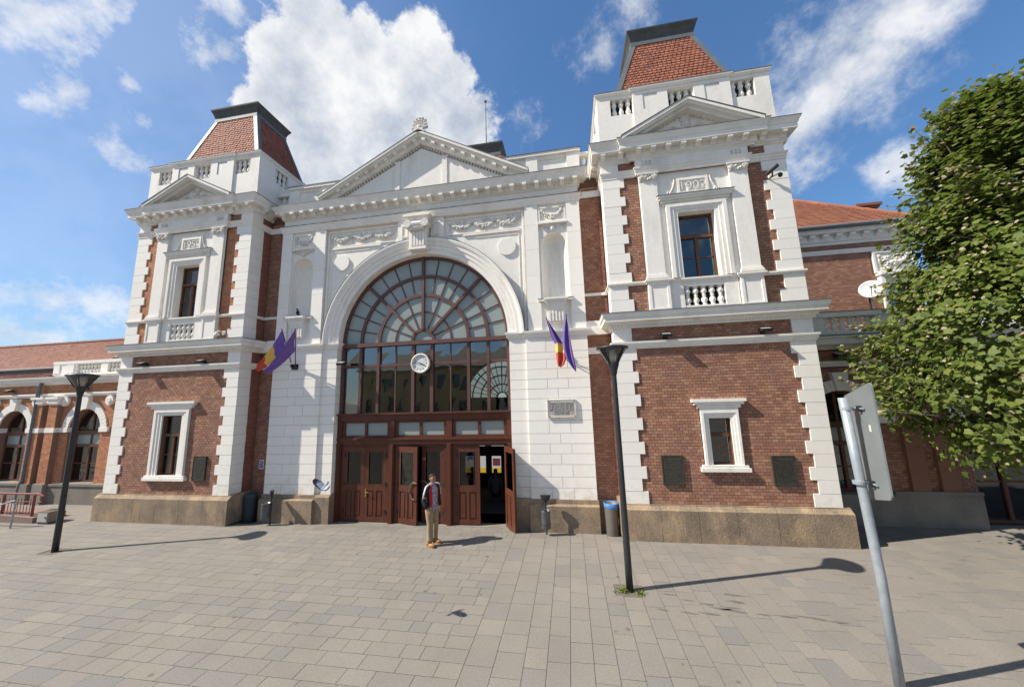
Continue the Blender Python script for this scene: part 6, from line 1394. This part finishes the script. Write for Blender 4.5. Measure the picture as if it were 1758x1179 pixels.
    tor = loft([(0, .0, .86, .172, .125), (0, 0, .90, .178, .13), (0, 0, 1.0, .172, .125), (0, 0, 1.12, .17, .12), (0, .005, 1.26, .185, .128), (0, .01, 1.36, .195, .122), (0, .012, 1.43, .165, .10), (0, .012, 1.475, .09, .075), (0, .01, 1.52, .072, .07)], 24, front)
    tor.build('jacket', [cloth['main'], cloth['panel'], cloth['shirt']], t, True)
    for s in (-1, 1):
        sh, el, wr = map(Vector, arm[s]); a = MB(); a.tube([sh + Vector((-s * .06, 0, .02)), sh, sh.lerp(el, .5) + Vector((s * .01, 0, 0)), el, el.lerp(wr, .5), wr.lerp(el, .12)], [.066, .075, .066, .058, .054, .047], 14); a.build('sleeve', cloth['main'], t, True)
        st = MB(); P = [sh + Vector((-s * .07, 0, .098)), sh + Vector((s * .045, -.02, .062)), sh.lerp(el, .35) + Vector((s * .073, -.02, .0)), sh.lerp(el, .8) + Vector((s * .062, -.02, 0))]; st.tube(P, [.022, .024, .022, .018], 8); st.build('sleeve_stripe', cloth['stripe'], t, True)
        hp, kn, an = (Vector(J[q + ('r' if s < 0 else 'l')][0]) for q in ('hp', 'kn', 'an'))
        l = MB(); l.tube([hp + Vector((-s * .01, 0, .08)), hp + Vector((0, 0, -.04)), hp.lerp(kn, .5), kn + Vector((0, -.01, .05)), kn + Vector((0, .0, -.06)), kn.lerp(an, .45), kn.lerp(an, .8) + Vector((0, -.005, 0)), an + Vector((0, .0, .035))], [(.105, .118), (.11, .118), (.096, .1), (.08, .082), (.078, .078), (.076, .08), (.07, .076), (.078, .085)], 16); l.build('trouser_leg', cloth['legs'], t, True)
        b = MB(); x, y = an.x, an.y; fx = s * .045
        b.tube([(x, y + .035, .145), (x, y + .03, .09), (x, y + .02, .06)], [(.062, .066), (.066, .07), (.064, .08)], 14)
        b.blob((x + fx * .6, y - .075, .055), (.055, .115, .048), 14, 8); b.build('boot', cloth['boot'], t, True); sl = MB(); sl.prismz([(x + fx * .3 + .058 * math.cos(q) * (1 if math.sin(q) < 0 else .85) + fx * .3 * (-math.sin(q) if math.sin(q) < 0 else 0), y - .045 + .155 * math.sin(q)) for q in [i * math.pi / 9 for i in range(18)]], 0, .028); sl.build('boot_sole', 'sole', t)
    loft([(0, 0, .80, .165, .125), (0, 0, .86, .17, .125), (0, 0, .95, .16, .118)], 20).build('trouser_seat', cloth['legs'], t, True)
    if cloth.get('collar'): MB().lathe([(.07, 1.46), (.078, 1.50), (.085, 1.535), (.072, 1.53), (.06, 1.47)], 16, (0, .005, 0), False).build('collar', cloth['shirt'], t, True)
    return t
M['lip'] = mat('lip', (.30, .12, .09), rough=.6)
person('man in black, red and white jacket and khaki trousers standing before the doors', (1.03, -.76, 0), math.radians(66), .945, dict(main='jblack', panel='jred', shirt='shirt', stripe='jwhite', legs='khaki', boot='boot', lip='lip', collar=True))
person('person in grey top inside the dark hall seen through the open door', (1.62, 4.0, -.84), math.radians(180), .95, dict(main='cloth2', panel='cloth2', shirt='cloth2', stripe='cloth2', legs='cloth3', boot='cloth3', lip='lip'))
person('dark clothed person in the hall seen through the third door glass', (.62, 4.3, -.84), math.radians(170), .95, dict(main='cloth3', panel='cloth3', shirt='cloth3', stripe='cloth3', legs='cloth3', boot='cloth3', lip='lip'))

# ------------------------------------------------------------------ birds
t = thing('pigeon', 'grey pigeon flying with spread wings in front of the left entrance pier', 'bird', (.42, -3.95, 2.13)); t.scale = (.52,) * 3
rx, up_, fw = Vector(_r), Vector(_u), Vector(_f)
fwd = (rx * .45 + up_ * .55 + fw * .75).normalized()      # flying away and to the right
wn_ = (rx * -.15 + up_ * .80 - fw * .6); wn_ = (wn_ - fwd * wn_.dot(fwd)).normalized(); sd = fwd.cross(wn_)
L = lambda a, b, c: fwd * a + sd * b + wn_ * c
m = MB(); m.tube([L(-.12, 0, 0), L(-.06, 0, -.01), L(.02, 0, -.015), L(.09, 0, -.005), L(.13, 0, .015), L(.155, 0, .02)], [.02, .045, .058, .045, .028, .022], 10); m.build('body', 'bird', t, True)
MB().blob(tuple(L(.175, 0, .025)), .026, 8, 6).tube([L(.195, 0, .022), L(.22, 0, .014)], [.008, .003], 6).build('head', 'birdd', t, True)
tl = MB(); tl.add([L(-.10, -.02, 0), L(-.10, .02, 0), L(-.24, .07, 0), L(-.25, 0, .004), L(-.24, -.07, 0)], [(0, 1, 2, 3, 4)]); tl.build('tail', 'birdd', t)
for s in (-1, 1):
    b = .10 if s > 0 else .16; w = MB(); inner = [L(.07, s * .03, .01), L(.10, s * .16, .05 + b * .3), L(.08, s * .26, .07 + b * .7), L(-.05, s * .24, .05 + b * .5), L(-.08, s * .14, .03 + b * .2), L(-.09, s * .03, .01)]
    w.add(inner, [tuple(range(6))]); w.build('wing', 'bird', t); o2 = MB(); o2.add([L(.08, s * .26, .07 + b * .7), L(.04, s * .36, .07 + b), L(-.04, s * .38, .06 + b), L(-.10, s * .31, .05 + b * .7), L(-.11, s * .22, .045 + b * .45), L(-.05, s * .24, .05 + b * .5)], [tuple(range(6))]); o2.build('wing_tip', 'birdd', t)
    tr = MB(); tr.add([L(-.05, s * .24, .05 + b * .5), L(-.11, s * .22, .045 + b * .45), L(-.115, s * .13, .03 + b * .2), L(-.12, s * .03, .01), L(-.09, s * .03, .011), L(-.08, s * .14, .031 + b * .2)], [tuple(range(6))]); tr.build('trailing_feathers', 'birdd', t)
t = thing('pigeon', 'dark pigeon perched on the niche ledge above the left flags', 'bird', (-4.22, .44, 6.40))
MB().tube([(-.02, .05, .02), (0, .0, .07), (.01, -.03, .14), (.005, -.04, .19)], [.02, .055, .05, .03], 10).build('body', 'birdd', t, True); MB().blob((0, -.05, .215), .03, 8, 6).tube([(0, -.075, .21), (0, -.1, .2)], [.008, .003], 6).build('head', 'birdd', t, True); MB().tube([(-.0, .05, .05), (.02, .11, -.06)], [(.03, .012), (.02, .008)], 8).build('tail', 'birdd', t)

# ------------------------------------------------------------------ buildings across the plaza, mirrored in the glass
def opposite(x0, x1, h, mt, label, n):
    t = thing('town_house', label, 'building', ((x0 + x1) / 2, -46, 0)); w = x1 - x0
    hs = []
    for i in range(n):
        c = -w / 2 + (i + .5) * w / n
        for z in (1.2, 5.2, 9.0):
            if z + 2.2 < h - .6: hs.append((c - .6, c + .6, z, z + 2.2))
    m = MB().holes(-w / 2, w / 2, 0, h, hs, 0); m.quad((-w / 2, 0, h), (w / 2, 0, h), (w / 2, -10, h), (-w / 2, -10, h))
    for k in (-1, 1): m.quad((k * w / 2, 0, 0), (k * w / 2, -10, 0), (k * w / 2, -10, h), (k * w / 2, 0, h))
    m.build('wall', mt, t); MB().prismx([(.5, h), (.5, h + .3), (-5, h + 3.6), (-10.5, h + .3), (-10.5, h)], -w / 2 - .2, w / 2 + .2).build('roof', 'greystone', t)
    for a, b, c, d in hs: MB().box(a, b, -.25, -.2, c, d).build('window', 'glassd', t)
    MB().box(-w / 2, w / 2, -9, -.6, 0, h - .2).build('inner_core', 'dark', t)
opposite(-34, -4, 8.6, 'ochre', 'ochre town building reflected in the lower glass of the entrance', 9)
opposite(-3.5, 24, 9.2, 'ochre2', 'cream town building reflected in the tower windows', 8)
